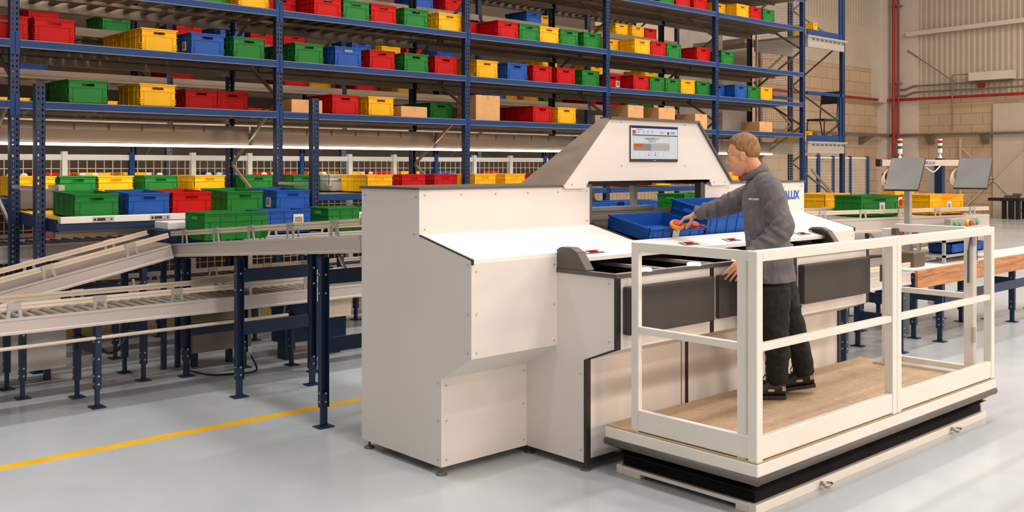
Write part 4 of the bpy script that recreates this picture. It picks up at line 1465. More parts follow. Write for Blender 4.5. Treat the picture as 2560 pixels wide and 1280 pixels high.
# orange and red hand tapes lying in the shallow crate
ORG = mat('orange_plastic', (240, 140, 24), 0.4, vary=0.04)
REDP = mat('red_plastic', (170, 24, 14), 0.4, vary=0.05)
nrm = V((0, -math.sin(bt), math.cos(bt)))
tool = thing('hand_tool', 'orange and red hand tool gripped over the shallow blue crate', 'tool', tuple(pt(1694, 561, 6.93)))
c1, c2 = pt(1692, 562, 6.93), pt(1737, 561, 6.95)
ax1 = (V((0, 0, 1)) * 0.8 + RGT * 0.15 - DIR * 0.5).normalized()
b = MB(); b.lathe(c1 - ax1 * 0.02, [(0.03, 0), (0.046, 0.006), (0.052, 0.016), (0.052, 0.026), (0.044, 0.034), (0.02, 0.036)], 22, axis=ax1); b.build('body', ORG, tool)
b = MB(); b.lathe(c1 + ax1 * 0.013, [(0.034, 0), (0.034, 0.006), (0.028, 0.009), (0.012, 0.010)], 22, axis=ax1); b.build('lid', REDP, tool)
b = MB(); b.bar(c1 + RGT * 0.03, c2 - RGT * 0.02, 0.026, 0.02); b.build('link', ORG, tool)
b = MB(); b.lathe(c2 - ax1 * 0.018, [(0.026, 0), (0.033, 0.004), (0.034, 0.018), (0.030, 0.026), (0.014, 0.028)], 20, axis=ax1); b.build('red_body', REDP, tool)
b = MB(); b.capsule(c2 + RGT * 0.03 - ZUP * 0.008, c2 + RGT * 0.09 - ZUP * 0.022, 0.01, 0.006); b.build('tip', REDP, tool, smooth=True)

# ================================================================ lift platform
DX0, DX1, DY0, DY1, ZD = 4.32, 7.36, 2.85, 3.90, 0.30
lp = thing('lift_platform', 'white railed scissor lift platform with black bellows in front of the workstation', 'platform', ((DX0 + DX1) / 2, 3.4, 0))
DECK = mat('beige_deck_grip', (188, 160, 130), 0.75, vary=0.06, scale=26, bump=0.35, bscale=420)
xm = 5.86
for xa, xb in ((DX0 + 0.004, xm - 0.0015), (xm + 0.0015, DX1 - 0.004)):
    b = MB(); b.box(xa, DY0 + 0.004, ZD - 0.008, xb, DY1 - 0.004, ZD); b.build('deck_sheet', DECK, lp)
b = MB(); b.box(DX0, DY0, ZD - 0.075, DX1, DY1, ZD - 0.008); b.build('deck_frame', WHITEST, lp, bevel=0.006)
b = MB()
b.cyl((DX0, DY0 + 0.012, ZD - 0.095), (DX1, DY0 + 0.012, ZD - 0.095), 0.024, 14)
b.cyl((DX0 + 0.012, DY0, ZD - 0.095), (DX0 + 0.012, DY1, ZD - 0.095), 0.024, 14)
b.cyl((DX1 - 0.012, DY0, ZD - 0.095), (DX1 - 0.012, DY1, ZD - 0.095), 0.024, 14)
b.build('contact_bumper', mat('grey_bumper', (92, 86, 82), 0.5, vary=0.03), lp, smooth=True)
# bellows: folded skirt
b = MB()
IX0, IX1, IY0, IY1 = DX0 + 0.11, DX1 - 0.05, DY0 + 0.09, DY1 - 0.05
rings = []
zs_ = [(0.05 + 0.0055 * i, 0.008 if i % 2 else -0.002) for i in range(11)]
zs_ += [(0.118, -0.012), (0.128, 0.035), (0.142, -0.012), (0.154, 0.042), (0.168, -0.01), (0.181, 0.05), (0.194, -0.01), (0.205, 0.03), (0.214, 0.0)]
for i, (z, e) in enumerate(zs_):
    pts = []
    for (xa, ya, xb, yb) in ((IX0 - e, IY0 - e, IX1 + e, IY0 - e), (IX1 + e, IY0 - e, IX1 + e, IY1 + e), (IX1 + e, IY1 + e, IX0 - e, IY1 + e), (IX0 - e, IY1 + e, IX0 - e, IY0 - e)):
        for k in range(14):
            u = k / 14
            sag = -0.010 * math.sin(math.pi * u) * (z - 0.1) / 0.1 * (1.0 + 0.5 * math.sin(9 * u + i)) if 0.11 < z < 0.205 and ya == yb else 0.0
            pts.append((xa + (xb - xa) * u, ya + (yb - ya) * u, z + sag))
    rings.append(pts)
b.loft(rings, cap=False)
b.build('bellows', RUBBER, lp)
# base frame
b = MB()
b.box(IX0 - 0.03, IY0 - 0.03, 0.0, IX1 + 0.03, IY0 + 0.02, 0.052)
b.box(IX0 - 0.03, IY1 - 0.02, 0.0, IX1 + 0.03, IY1 + 0.03, 0.052)
for x in (IX0 - 0.03, IX1 - 0.02):
    b.box(x, IY0 + 0.02, 0.03, x + 0.05, IY1 - 0.02, 0.052)
    b.box(x, IY1 - 0.15, 0.0, x + 0.05, IY1 - 0.02, 0.03)
    b.box(x, IY0 + 0.02, 0.0, x + 0.05, IY0 + 0.1, 0.03)
b.build('base_frame', WHITEST, lp, bevel=0.003)
for px in (2060, 2385):
    x = on_y(px, IY0 - 0.05)
    b = MB(); b.cyl((x, IY0 - 0.03, 0.03), (x, IY0 - 0.055, 0.03), 0.012, 12)
    pts = [(x + 0.024 * math.cos(t * math.pi / 8), IY0 - 0.078 + 0.024 * math.sin(t * math.pi / 8), 0.03 + 0.008 * math.cos(t * math.pi / 8)) for t in range(17)]
    b.tube(pts, 0.007, 8)
    b.build('eye_bolt', ALU, lp, smooth=True)
# railing
RZ = 1.39
RXA, RXB, RYA, RYB = DX0 + 0.035, DX1 - 0.035, DY0 + 0.035, 3.685
pw = 0.055


def rail_box(x0, y0, z0, x1, y1, z1, name='rail'):
    b_ = MB(); b_.box(x0, y0, z0, x1, y1, z1)
    return b_.build(name, WHITEST, lp, bevel=0.003, seg=1)


h = pw / 2
# posts
for x, y, zz in ((RXA, RYB, RZ), (RXA, RYA + 0.075, RZ), (RXA, RYA, RZ), (xm - 0.03, RYA, RZ), (xm + 0.03, RYA, RZ), (RXB, RYA, RZ)):
    rail_box(x - h * 0.62 if y > RYA + 0.01 else x - h, y - h, 0.26, x + h * 0.62 if y > RYA + 0.01 else x + h, y + h, zz, 'railing_post')
# end frame on the near short side
rail_box(RXA - h * 0.6, RYA + h, RZ - 0.055, RXA + h * 0.6, RYB - h, RZ)
rail_box(RXA - h * 0.6, RYA + 0.075 + h, 0.865, RXA + h * 0.6, RYB - h, 0.905)
rail_box(RXA - h * 0.7, RYA + h, ZD + 0.006, RXA + h * 0.5, RYB - h, 0.425, 'toe_board')
# long front frames
for xa, xb in ((RXA + h, xm - 0.03 - h), (xm + 0.03 + h, RXB - h)):
    rail_box(xa, RYA - h * 0.7, 0.865, xb, RYA + h * 0.7, 0.905)
    rail_box(xa, RYA - h * 0.85, ZD + 0.006, xb, RYA + h * 0.4, 0.425, 'toe_board')
rail_box(RXA + h, RYA - h, RZ - 0.055, xm - 0.03 - h, RYA + h, RZ)
rail_box(xm - 0.03 + h, RYA - h, RZ - 0.055, xm + 0.03 - h, RYA + h, RZ)
rail_box(xm + 0.03 + h, RYA - h, RZ - 0.055, RXB - h, RYA + h, RZ)
b = MB()
for x in (RXA - h - 0.002, ):
    b.box(x + 0.002, RYA - h - 0.004, 0.235, x + 0.2, RYA - h, 0.262)
b.build('corner_plate', WHITEST, lp)
# swing gate on the far short side
gt = bpy.data.objects.new('gate', None); COL.objects.link(gt); gt.parent = lp; gt.location = V((RXB, RYB, ZD)) - world_loc(lp)
gy0, gy1 = RYA + 0.12, 3.60


def gate_box(x0, y0, z0, x1, y1, z1, name='gate_rail'):
    b_ = MB(); b_.box(x0, y0, z0, x1, y1, z1)
    return b_.build(name, WHITEST, gt, bevel=0.003, seg=1)


gx = RXB - 0.02
gate_box(gx - 0.035, gy1 - 0.03, 0.305, gx + 0.035, gy1 + 0.07, RZ - 0.045, 'gate_post')
gate_box(gx - 0.03, gy0 - 0.03, 0.305, gx + 0.03, gy0 + 0.04, RZ - 0.01, 'gate_post')
gate_box(gx - 0.02, gy0 + 0.04, RZ - 0.065, gx + 0.02, gy1 - 0.03, RZ - 0.005)
gate_box(gx - 0.02, gy0 + 0.04, 0.86, gx + 0.02, gy1 - 0.03, 0.90)
gate_box(gx - 0.02, gy0 + 0.04, 0.33, gx + 0.02, gy1 - 0.03, 0.37)
b = MB(); b.cyl((gx - 0.045, gy0 + 0.0, 0.98), (gx - 0.045, gy0 + 0.0, 1.22), 0.008, 10); b.cyl((gx - 0.045, gy0, 1.22), (gx - 0.045, gy0 - 0.02, 1.33), 0.006, 8); b.build('gas_spring', DGREY, gt)
b = MB(); b.cyl((gx - 0.04, gy0 - 0.035, 0.55), (gx - 0.04, gy0 - 0.035, 0.66), 0.014, 12); b.cyl((gx - 0.04, gy0 - 0.035, 1.25), (gx - 0.04, gy0 - 0.035, 1.33), 0.014, 12); b.build('hinge', ALU, gt)
b = MB(); b.box(gx - 0.06, gy1 - 0.06, 1.30, gx + 0.03, gy1 - 0.02, 1.35); b.box(gx - 0.05, gy1 + 0.071, 0.93, gx + 0.0, gy1 + 0.08, 1.06); b.build('latch', DGREY, gt)
b = MB(); b.box(gx - 0.12, gy1 - 0.05, ZD, gx + 0.02, gy1 + 0.1, ZD + 0.012); b.build('floor_stop', ALU, gt)
# ================================================================ end tower of the rack: platforms with chair and crates
EX0, EX1 = XK[-1] + 0.06, 18.22
tower = thing('access_tower', 'blue access tower with two galvanised landings at the rack end', 'tower', ((EX0 + EX1) / 2, YR, 0))
tm = perforated_post(HR, w=0.1).mesh('upright', [NAVY])
for x, y, rz in ((EX1, YR, 0), (EX1, YB + 0.07, math.pi)):
    put(tm, 'upright', tower, (x, y, 0), rz)
for k in range(7):
    zs = [0.3, 1.1, 1.9, 2.7, 3.5, 4.3, 5.1, 5.7]
    b = MB()
    xa, xb = (EX0 + 0.06, EX1 - 0.05) if k % 2 == 0 else (EX1 - 0.05, EX0 + 0.06)
    b.bar((xa, YB, zs[k]), (xb, YB, zs[k + 1]), 0.03, 0.035); b.build('brace', GALV, tower)
    b = MB(); b.bar((EX1, YR + 0.06 if k % 2 else YB, zs[k]), (EX1, YB if k % 2 else YR + 0.06, zs[k + 1]), 0.03, 0.035); b.build('brace', GALV, tower)
for zf, zt, zh in ((2.27, 2.30, 3.27), (4.31, 4.34, 5.3)):
    b = MB()
    b.box(EX0 + 0.05, YR - 0.02, zf - 0.19, EX1 - 0.02, YR + 0.03, zf - 0.0)
    b.build('landing_beam', ALU, tower)
    b = MB(); b.box(EX0 + 0.05, YB - 0.05, zf - 0.19, EX1 - 0.02, YB, zf)
    b.build('landing_beam', ALU, tower)
    b = MB(); b.box(EX0 + 0.03, YR - 0.04, zf, EX1 + 0.08, YB, zf + 0.035); b.build('landing_floor', ALU, tower)
    b = MB()
    x = EX0 + 0.2
    while x < EX1 - 0.1:
        b.box(x, YR - 0.024, zf - 0.05, x + 0.1, YR - 0.02, zf - 0.015); x += 0.16
    b.build('slot_strip', DGREY, tower)
    b = MB(); b.box(EX0 + 0.06, YR + 0.0, zf + 0.035, EX1 - 0.03, YR + 0.02, zf + 0.155); b.build('toe_board', BEAMB, tower)
    b = MB(); b.box(EX0 + 0.06, YR - 0.01, zh - 0.06, EX1 - 0.03, YR + 0.03, zh); b.build('hand_rail', BEAMB, tower)
    b = MB(); b.box(EX0 + 0.06, YB - 0.05, zh - 0.06, EX1 - 0.03, YB - 0.01, zh); b.build('hand_rail', BEAMB, tower)
    b = MB(); b.box(EX1 - 0.16, YR - 0.01, zf + 0.03, EX1 - 0.11, YR + 0.03, zh); b.build('rail_post', BEAMB, tower)
# wire mesh and grey guide on the end frame of the rack
b = MB(); b.grid_wire((EX0 + 0.01, YR + 0.1, 0.3), (0, 1.0, 0), (0, 0, 5.3), 20, 106, 0.004)
mesh_end = tag(b.build('wire_mesh_panel', WIREM), 'pale wire mesh screen closing the end of the rack aisle', 'screen')
b = MB(); b.box(EX0 - 0.005, YB - 0.1, 0.01, EX0 + 0.03, YB - 0.06, 5.6); b.build('post', RAILM, mesh_end)
b = MB(); b.box(EX0 - 0.005, YR + 0.08, 0.01, EX0 + 0.03, YR + 0.11, 5.6); b.build('post', RAILM, mesh_end)
b = MB(); b.box(EX0 - 0.35, YB + 0.62, 0, EX0 - 0.15, YB + 0.74, 5.7)
tag(b.build('guide_mast', GALV), 'tall grey steel mast standing behind the pale wire screen', 'mast')
b = MB(); b.box(EX0 + 1.2, YB + 0.9, 0.0, EX0 + 1.24, YB + 2.9, 5.6)
tag(b.build('strip_curtain', mat('pale_curtain', (232, 222, 206), 0.6, vary=0.03)), 'pale sheet curtain hanging behind the wire screen at the aisle end', 'curtain')
b = MB(); b.box(EX0 + 0.3, YB + 0.4, 4.36, EX0 + 1.1, YB + 1.7, 4.46); b.box(EX0 + 0.3, YB + 0.4, 2.24, EX0 + 1.1, YB + 1.7, 2.34)
for z in (0, 4.36):
    b.box(EX0 + 0.36, YB + 0.45, z, EX0 + 0.44, YB + 0.53, z + 2.3 if z == 0 else z + 0.1)
b.box(EX0 + 0.95, YB + 0.45, 0, EX0 + 1.03, YB + 0.53, 4.4)
tag(b.build('service_landing', GALVB), 'grey service landing behind the wire screen at the aisle end', 'landing')
crate('yellow', on_y(2035, YR + 0.25) + 0.1, YR + 0.50, 4.347, 'yellow crate alone on the upper landing of the access tower', None, h=0.33, lx=0.2, ly=0.45)
crate('yellow', on_y(2036, YR + 0.3), YR + 0.75, 2.307, 'yellow crate under the black chair on the lower landing', None, h=0.22)
# black chair on the lower landing
chx, chy = on_y(2062, YR + 0.45), YR + 0.45
ch = thing('chair', 'black chair with thin metal legs on the lower landing of the tower', 'chair', (chx, chy, 2.306))
BLK = mat('black_chair', (34, 31, 29), 0.5, vary=0.05)
z0 = 2.306
b = MB(); b.box(chx - 0.36, chy - 0.21, z0 + 0.44, chx + 0.12, chy + 0.21, z0 + 0.48); b.build('seat', BLK, ch, bevel=0.015)
b = MB(); b.obox((chx + 0.22, chy, z0 + 0.93), (0.012, 0, 0.002), (0, 0.2, 0), (0.03, 0, 0.13)); b.build('backrest', BLK, ch, bevel=0.01)
for y in (chy - 0.19, chy + 0.19):
    b = MB(); b.tube([(chx - 0.36, y, z0), (chx - 0.35, y, z0 + 0.4), (chx - 0.31, y, z0 + 0.46)], 0.013, 8); b.build('leg', BLK, ch)
    b = MB(); b.tube([(chx + 0.30, y, z0), (chx + 0.14, y, z0 + 0.46), (chx + 0.2, y, z0 + 1.0)], 0.013, 8); b.build('leg', BLK, ch)

# ================================================================ blue post fence behind
fn = thing('mesh_fence', 'wire mesh fence with blue posts beyond the workstation', 'fence', (20.5, 11.8, 0))
for px in (2013, 2045, 2082, 2125, 2168):
    x = on_y(px, 11.8)
    w_ = 0.03 if px in (2082, 2125) else 0.055
    b = MB(); b.box(x - w_, 11.8 - 0.03, 0, x + w_, 11.83, 2.07); b.build('post', BEAMB, fn)
xa, xb = on_y(2000, 11.8), on_y(2170, 11.8)
b = MB(); b.box(xa, 11.79, 2.0, xb, 11.82, 2.04); b.box(xa, 11.79, 0.2, xb, 11.82, 0.24); b.build('rail', WIREM, fn)
b = MB(); b.grid_wire((xa, 11.8, 0.24), (xb - xa, 0, 0), (0, 0, 1.78), 60, 26, 0.008); b.build('wire_mesh', WIREM, fn)
b = MB(); b.bar((on_y(2028, 11.5), 11.5, 1.75), (on_y(2190, 11.5), 11.5, 0.02), 0.03, 0.05)
tag(b.build('prop_bar', GALV), 'grey steel bar leaning across the blue post fence', 'bar')
# red and orange goods seen behind the fence and the man
cnt = 0
for px, y, z, c in ((1850, 14.0, 0.9, 'red'), (1868, 14.0, 0.9, 'red')):
    pass
# stack of crates at the fence end
sx, sy = 23.0, 11.2
STK = [('red', 0.0), ('yellow', 0.42), ('red', 0.80), ('yellow', 1.12), ('red', 1.32)]
lab = ['red crate at the foot of the stack by the fence end', 'yellow crate second from the floor in the stack by the fence end', 'red crate in the middle of the stack by the fence end',
       'yellow crate between two red ones in the stack by the fence end', 'red crate topmost of the stack by the fence end']
zz = 0.0
for (c, _), l, h in zip(STK, lab, (0.42, 0.38, 0.32, 0.2, 0.32)):
    crate(c, sx, sy, zz, l, 'stacked crates by the fence end', h=h, lx=0.6, ly=0.45, rotz=-0.4)
    zz += h + 0.001
b = MB(); b.box(23.6, 11.2, 0, 24.1, 11.7, 0.62)
tag(b.build('waste_bin', NAVY, bevel=0.02), 'navy waste bin standing beyond the crate stack', 'bin')
b = MB(); b.prism([(22.2, 10.2, 0), (22.6, 10.1, 0), (22.45, 10.15, 0.62)], (0.3, 0.2, 0))
tag(b.build('warning_stand', YELT), 'yellow folding floor stand before the crate stack', 'stand')

# ================================================================ outfeed line with crates
out = conveyor('outfeed_conveyor', 'grey outfeed conveyor with yellow and green crates to the right of the workstation', 'conveyor',
               (7.98, 5.78, 1.262), (11.95, 4.70, 1.262), 0.6, guides=((0.07, 0.07),), T=0.16,
               legs=[((8.28, 5.75), (8.41, 6.2), 1.1, (0.2,)), ((11.66, 4.91), (11.74, 5.2), 1.1, (0.2,))])
ang = math.atan2(4.70 - 5.78, 11.95 - 7.98)
crate('green', 10.45, 5.46, 1.266, 'green crate with white label on the outfeed conveyor beside the monitor stand', 'crates on the outfeed conveyor', rotz=ang, lx=0.6, ly=0.4, h=0.235)
crate('yellow', 10.8, 6.2, 1.264, 'yellow crate behind the green one next to the workstation lettering', 'crates on the outfeed conveyor', rotz=0, lx=0.6, ly=0.4, h=0.235)
crate('yellow', 11.15 + 0.3, 4.95 + 0.2, 1.264, 'yellow crate at the end of the outfeed conveyor between two monitors', 'crates on the outfeed conveyor', rotz=ang, lx=0.6, ly=0.4, h=0.235)
for o in list(bpy.data.objects):
    l = o.get('label', '')
    if l.startswith('green crate with white label on the outfeed') or l.startswith('yellow crate at the end of the outfeed'):
        for nm, mm, w_, h0, h1, e in (('label_sticker', PAPER, 0.04, 0.03, 0.155, 0), ('printed_code', INK, 0.018, 0.07, 0.13, 0.0012)):
            b = MB(); b.box(0.03 - w_, -0.2012 - e, h0, 0.03 + w_, -0.19, h1)
            c = bpy.data.objects.new(nm, b.mesh(nm, [mm])); COL.objects.link(c); c.parent = o
# short stub that holds the rear yellow crate
conveyor('feeder_conveyor', 'short grey conveyor stub beyond the outfeed line holding a yellow crate', 'conveyor',
         (9.8, 5.97, 1.262), (11.3, 5.97, 1.262), 0.56, guides=((0.0, 0.07),), T=0.12, legs=[((9.95, 6.05), (9.95, 6.45), 1.1, (0.2,)), ((11.1, 6.05), (11.1, 6.45), 1.1, (0.2,))])
# control buttons at the end of the outfeed
hx, hy, hz = 11.54, 4.69, 1.19
b = MB(); b.box(hx - 0.72, hy - 0.02, hz - 0.045, hx + 0.02, hy + 0.05, hz + 0.055)
cb_ = tag(b.build('button_box', ALU, bevel=0.004), 'grey button box with emergency stop at the outfeed end', 'control box')
EST = mat('yellow_stop_base', (246, 196, 20), 0.4, vary=0.03)
for dx, m1, r in ((-0.62, mat('clear_green_lamp', (120, 170, 140), 0.2, vary=0.05), 0.03), (-0.52, mat('clear_green_lamp', (120, 170, 140), 0.2), 0.03), (-0.30, EST, 0.042), (-0.16, mat('clear_green_lamp', (120, 170, 140), 0.2), 0.03), (-0.05, mat('clear_green_lamp', (120, 170, 140), 0.2), 0.03)):
    b = MB(); b.lathe((hx + dx, hy - 0.02, hz), [(r, 0), (r, 0.02), (r * 0.7, 0.035)], 16, axis=(0, -1, 0)); q = b.build('push_button', m1, cb_, smooth=False)
    if m1 is EST:
        b = MB(); b.lathe((hx + dx, hy - 0.055, hz), [(0.03, 0), (0.034, 0.012), (0.02, 0.024)], 16, axis=(0, -1, 0)); b.build('stop_knob', REDM, q)
q = MB(); q.box(hx - 0.4, hy + 0.05, hz - 0.03, hx - 0.3, hy + 0.14, hz + 0.0); q.build('mount', LEGB, cb_)

# ================================================================ monitor gantry
GD = 12.2
gp0, gp1 = pt(2200, 407, GD), pt(2470, 407, GD + 0.9)
gan = thing('monitor_gantry', 'beige cable gantry with navy post and blue lettering above the outfeed', 'gantry', ((gp0.x + gp1.x) / 2, (gp0.y + gp1.y) / 2, 0))
b = MB(); b.bar(gp0, gp1, 0.07, 0.078); b.build('cable_duct', mat('beige_duct', (206, 190, 168), 0.45, vary=0.02), gan)
gt_ = (gp1 - gp0).normalized()
p = pt(2359, 407, GD + 0.62)
b = MB(); b.box(p.x + 0.02, p.y + 0.03, 0, p.x + 0.11, p.y + 0.12, p.z + 0.06); b.build('navy_post', NAVY, gan)
b = MB(); b.box(p.x - 0.02, p.y + 0.13, 0, p.x + 0.05, p.y + 0.2, p.z - 0.04); b.build('profile_post', ALU, gan)
ang_g = math.atan2(gt_.y, gt_.x)
side = gt_.cross(ZUP)


def duct_point(px):
    v = ray(px)
    # where the duct line crosses the sight line of that column
    lo, hi = 0.0, 1.0
    for _ in range(40):
        m_ = (lo + hi) / 2
        q_ = gp0 + (gp1 - gp0) * m_
        if CX + FPX * q_.dot(RGT) / q_.dot(DIR) < px:
            lo = m_
        else:
            hi = m_
    return gp0 + (gp1 - gp0) * lo


words('MECALUX', 'duct_lettering', 0.055, mat('logo_blue', (38, 98, 176), 0.5), gan, duct_point(2306) + side * 0.0358 - ZUP * 0.02, (math.pi / 2, 0, ang_g), bold=0.001, width=0.19)
b = MB(); b.obox(gp0 + side * 0.0 - gt_ * 0.02, gt_ * 0.02, side * 0.035, (0, 0, 0.045)); b.cyl(gp0 - gt_ * 0.03 + side * 0.03, gp0 - gt_ * 0.03 + side * 0.045, 0.02, 10); b.build('end_camera', BLACKT, gan)


def signal_tower(base, lab):
    o = thing('signal_tower', lab, 'signal light', base, 'signal lights on the gantry')
    x, y, z = base
    b_ = MB(); b_.lathe(base, [(0.03, 0), (0.016, 0.03), (0.01, 0.05), (0.01, 0.07)], 12); b_.build('foot', WHITEP, o)
    for nm, m_, z0_, z1_ in (('base_segment', WHITEP, 0.07, 0.13), ('green_lens', mat('green_lens', (22, 104, 54), 0.25, vary=0.03), 0.13, 0.165), ('white_lens', WHITEP, 0.165, 0.20), ('red_lens', mat('red_lens', (150, 24, 24), 0.25, vary=0.03), 0.20, 0.235), ('top_cap', WHITEP, 0.235, 0.255)):
        b_ = MB(); b_.cyl((x, y, z + z0_), (x, y, z + z1_), 0.028, 16); b_.build(nm, m_, o)
    return o


q = pt(2250, 398, GD + 0.12)
signal_tower((q.x, q.y, q.z + 0.0), 'signal light with red and green lenses over the tilted monitor with the reflection')
q = V((p.x + 0.065, p.y + 0.075, p.z + 0.06))
signal_tower(tuple(q), 'taller standing signal light on top of the navy gantry post')


def tilted_monitor(cpx, cpy, d, label, stand):
    c = pt(cpx, cpy, d)
    o = thing('monitor', label, 'monitor', (c.x, c.y, c.z), 'tilted monitors over the outfeed')
    # the screen faces the packing desk and leans back
    u = (RGT * 0.8 - DIR * 0.6).normalized()
    v = (RGT * 0.4 + DIR * 0.53 + ZUP * 0.75).normalized()
    n_ = u.cross(v).normalized()
    v = n_.cross(u).normalized()
    if v.z < 0:
        v = -v
    b_ = MB(); b_.obox(c, u * 0.178, v * 0.228, n_ * 0.012); b_.build('casing', BLACKT, o, bevel=0.004)
    face_n = n_ if n_.dot(V((c.x, c.y, 0))) < 0 else -n_
    b_ = MB(); b_.obox(c + face_n * 0.0125, u * 0.173, v * 0.222, n_ * 0.001); b_.build('screen', mat('dull_screen', (126, 125, 122), 0.18, vary=0.03, spec=0.6), o)
    b_ = MB(); b_.bar(c - face_n * 0.012, c - face_n * 0.14, 0.06, 0.06); b_.build('mount_arm', ALU, o)
    if stand:
        b_ = MB(); b_.box(10.37, 4.92, 0, 10.43, 4.98, c.z - 0.02); b_.build('stand_post', ALU, o)
        b_ = MB(); b_.bar((10.4, 4.95, c.z - 0.04), c - face_n * 0.1, 0.05, 0.05); b_.build('stand_arm', ALU, o)
    # coil of white cable behind
    for k in range(5):
        b_ = MB()
        cc = c - face_n * (0.05 + 0.012 * k) - u * (0.17 + 0.008 * k) + v * 0.03
        pts = [cc + u * 0.06 * math.cos(t * math.pi / 10) + v * (0.10 + 0.006 * k) * math.sin(t * math.pi / 10) for t in range(21)]
        b_.tube(pts, 0.006, 6); b_.build('cable_coil', CABLEW, o, smooth=True)
    return o


tilted_monitor(2262, 436, 10.5, 'tilted grey monitor on an aluminium stand above the green crate', True)
tilted_monitor(2433, 434, 11.2, 'tilted grey monitor hanging at the gantry end beyond the navy post', False)
b = MB(); c0_ = pt(2266, 440, 10.36)
b.box(c0_.x - 0.035, c0_.y + 0.05, 0, c0_.x + 0.035, c0_.y + 0.12, c0_.z - 0.05)
b = None
cable([pt(2313, 417, GD + 0.35), pt(2322, 424, GD + 0.35), pt(2334, 430, GD + 0.35), pt(2344, 422, GD + 0.35), pt(2350, 416, GD + 0.4)], 0.008, CABLEW, 'white cable sagging below the gantry lettering')
# white tube loop rail beyond the outfeed
wq = thing('loop_rail', 'white bent tube rail standing beyond the outfeed conveyor', 'rail', tuple(pt(2245, 545, 13)))
b = MB(); b.tube([pt(2243, 700, 13), pt(2243, 503, 13), pt(2247, 496, 13), pt(2262, 495, 13), pt(2300, 495, 13), pt(2306, 502, 13), pt(2306, 700, 13)], 0.018, 8); b.build('tube', WHITEP, wq)

# ================================================================ packing table and low line by the gate
tb = thing('packing_table', 'long packing table with wood grain front board and white top', 'table', (11.2, 4.9, 0))


def wood_material():
    m = bpy.data.materials.new('oak_board')
    m.use_nodes = True
    nt = m.node_tree
    b_ = nt.nodes['Principled BSDF']
    tc = nt.nodes.new('ShaderNodeTexCoord')
    mp = nt.nodes.new('ShaderNodeMapping')
    mp.inputs['Scale'].default_value = (1.2, 6, 14)
    n_ = nt.nodes.new('ShaderNodeTexNoise'); n_.inputs['Scale'].default_value = 2.2; n_.inputs['Detail'].default_value = 8; n_.inputs['Distortion'].default_value = 0.8
    cr = nt.nodes.new('ShaderNodeValToRGB')
    cr.color_ramp.elements[0].position = 0.32; cr.color_ramp.elements[0].color = (*lin((150, 92, 52)), 1)
    cr.color_ramp.elements[1].position = 0.68; cr.color_ramp.elements[1].color = (*lin((206, 144, 92)), 1)
    nt.links.new(tc.outputs['Object'], mp.inputs['Vector']); nt.links.new(mp.outputs[0], n_.inputs['Vector']); nt.links.new(n_.outputs['Fac'], cr.inputs['Fac']); nt.links.new(cr.outputs[0], b_.inputs['Base Color'])
    b_.inputs['Roughness'].default_value = 0.5
    return m


b = MB(); b.box(9.45, 4.40, 0.62, 13.6, 4.43, 0.80); b.build('front_board', wood_material(), tb, bevel=0.003)
b = MB(); b.box(9.47, 4.43, 0.77, 13.6, 4.84, 0.798); b.build('table_top', RAMPW, tb)
for x in (10.17, 12.09, 13.4):
    leg_frame(tb, (x, 4.5), (x, 4.78), 0.77, beams=(0.1, 0.3))
b = MB(); b.box(10.2, 4.46, 0.4, 13.4, 4.48, 0.5); b.build('cross_beam', LEGB, tb)
lc = conveyor('roller_conveyor', 'low grey roller conveyor beside the wooden packing table', 'conveyor',
              (7.95, 4.44, 0.79), (9.40, 4.44, 0.79), 0.62, guides=((0.07, 0.09),), T=0.125,
              legs=[((9.3, 4.5), (9.3, 4.95), 0.66, (0.15, 0.35)), ((8.2, 4.5), (8.2, 4.95), 0.66, (0.15, 0.35))])
conveyor('roller_conveyor', 'long low roller conveyor behind the packing table', 'conveyor',
         (8.6, 5.3, 0.80), (12.1, 5.3, 0.80), 0.62, guides=((0.08, 0.08),), T=0.12,
         legs=[((8.9, 5.4), (8.9, 5.8), 0.66, (0.15, 0.35)), ((10.2, 5.4), (10.2, 5.8), 0.66, (0.15, 0.35)), ((11.4, 5.4), (11.4, 5.8), 0.66, (0.15, 0.35))])
# small shelf with two blue bins behind the gate
cx0 = on_y(2352, 4.65)
cart = thing('bin_shelf', 'small aluminium shelf carrying two blue bins behind the swing gate', 'shelf', (cx0 + 0.5, 4.66, 0.8))
b = MB(); b.box(cx0 - 0.2, 4.52, 0.86, cx0 + 1.0, 4.82, 0.885); b.build('shelf_board', ALU, cart)
for x in (cx0 - 0.2, cx0 + 0.97):
    for y in (4.52, 4.79):
        b = MB(); b.box(x, y, 0.799, x + 0.03, y + 0.03, 1.04); b.build('leg', ALU, cart)
b = MB(); b.box(cx0 - 0.2, 4.52, 1.02, cx0 + 1.0, 4.82, 1.04); b.build('top_board', ALU, cart)
crate('blue', cx0 + 0.2, 4.67, 0.886, 'small blue bin on the aluminium shelf, next to the navy stem', 'blue bins behind the gate', h=0.1, lx=0.36, ly=0.26)
crate('blue', cx0 + 0.7, 4.67, 0.886, 'small blue bin at the outer end of the aluminium shelf', 'blue bins behind the gate', h=0.1, lx=0.34, ly=0.26)
b = MB(); b.box(cx0 + 0.4, 4.45, 0.799, cx0 + 0.46, 4.50, 1.12)
tag(b.build('navy_stem', NAVY), 'navy steel stem standing before the blue bins', 'post')
bx = on_y(2305, 4.55)
b = MB(); b.box(bx - 0.16, 4.56, 0.799, bx + 0.1, 4.8, 0.95)
tag(b.build('label_printer', mat('dark_brown_plastic', (92, 72, 58), 0.5, vary=0.06), bevel=0.015), 'dark brown label printer on the packing table behind the gate', 'printer')
# ================================================================ the man on the platform
D0 = 6.45


def P(px, py, w=0.0):
    return pt(px, py, D0 + w)


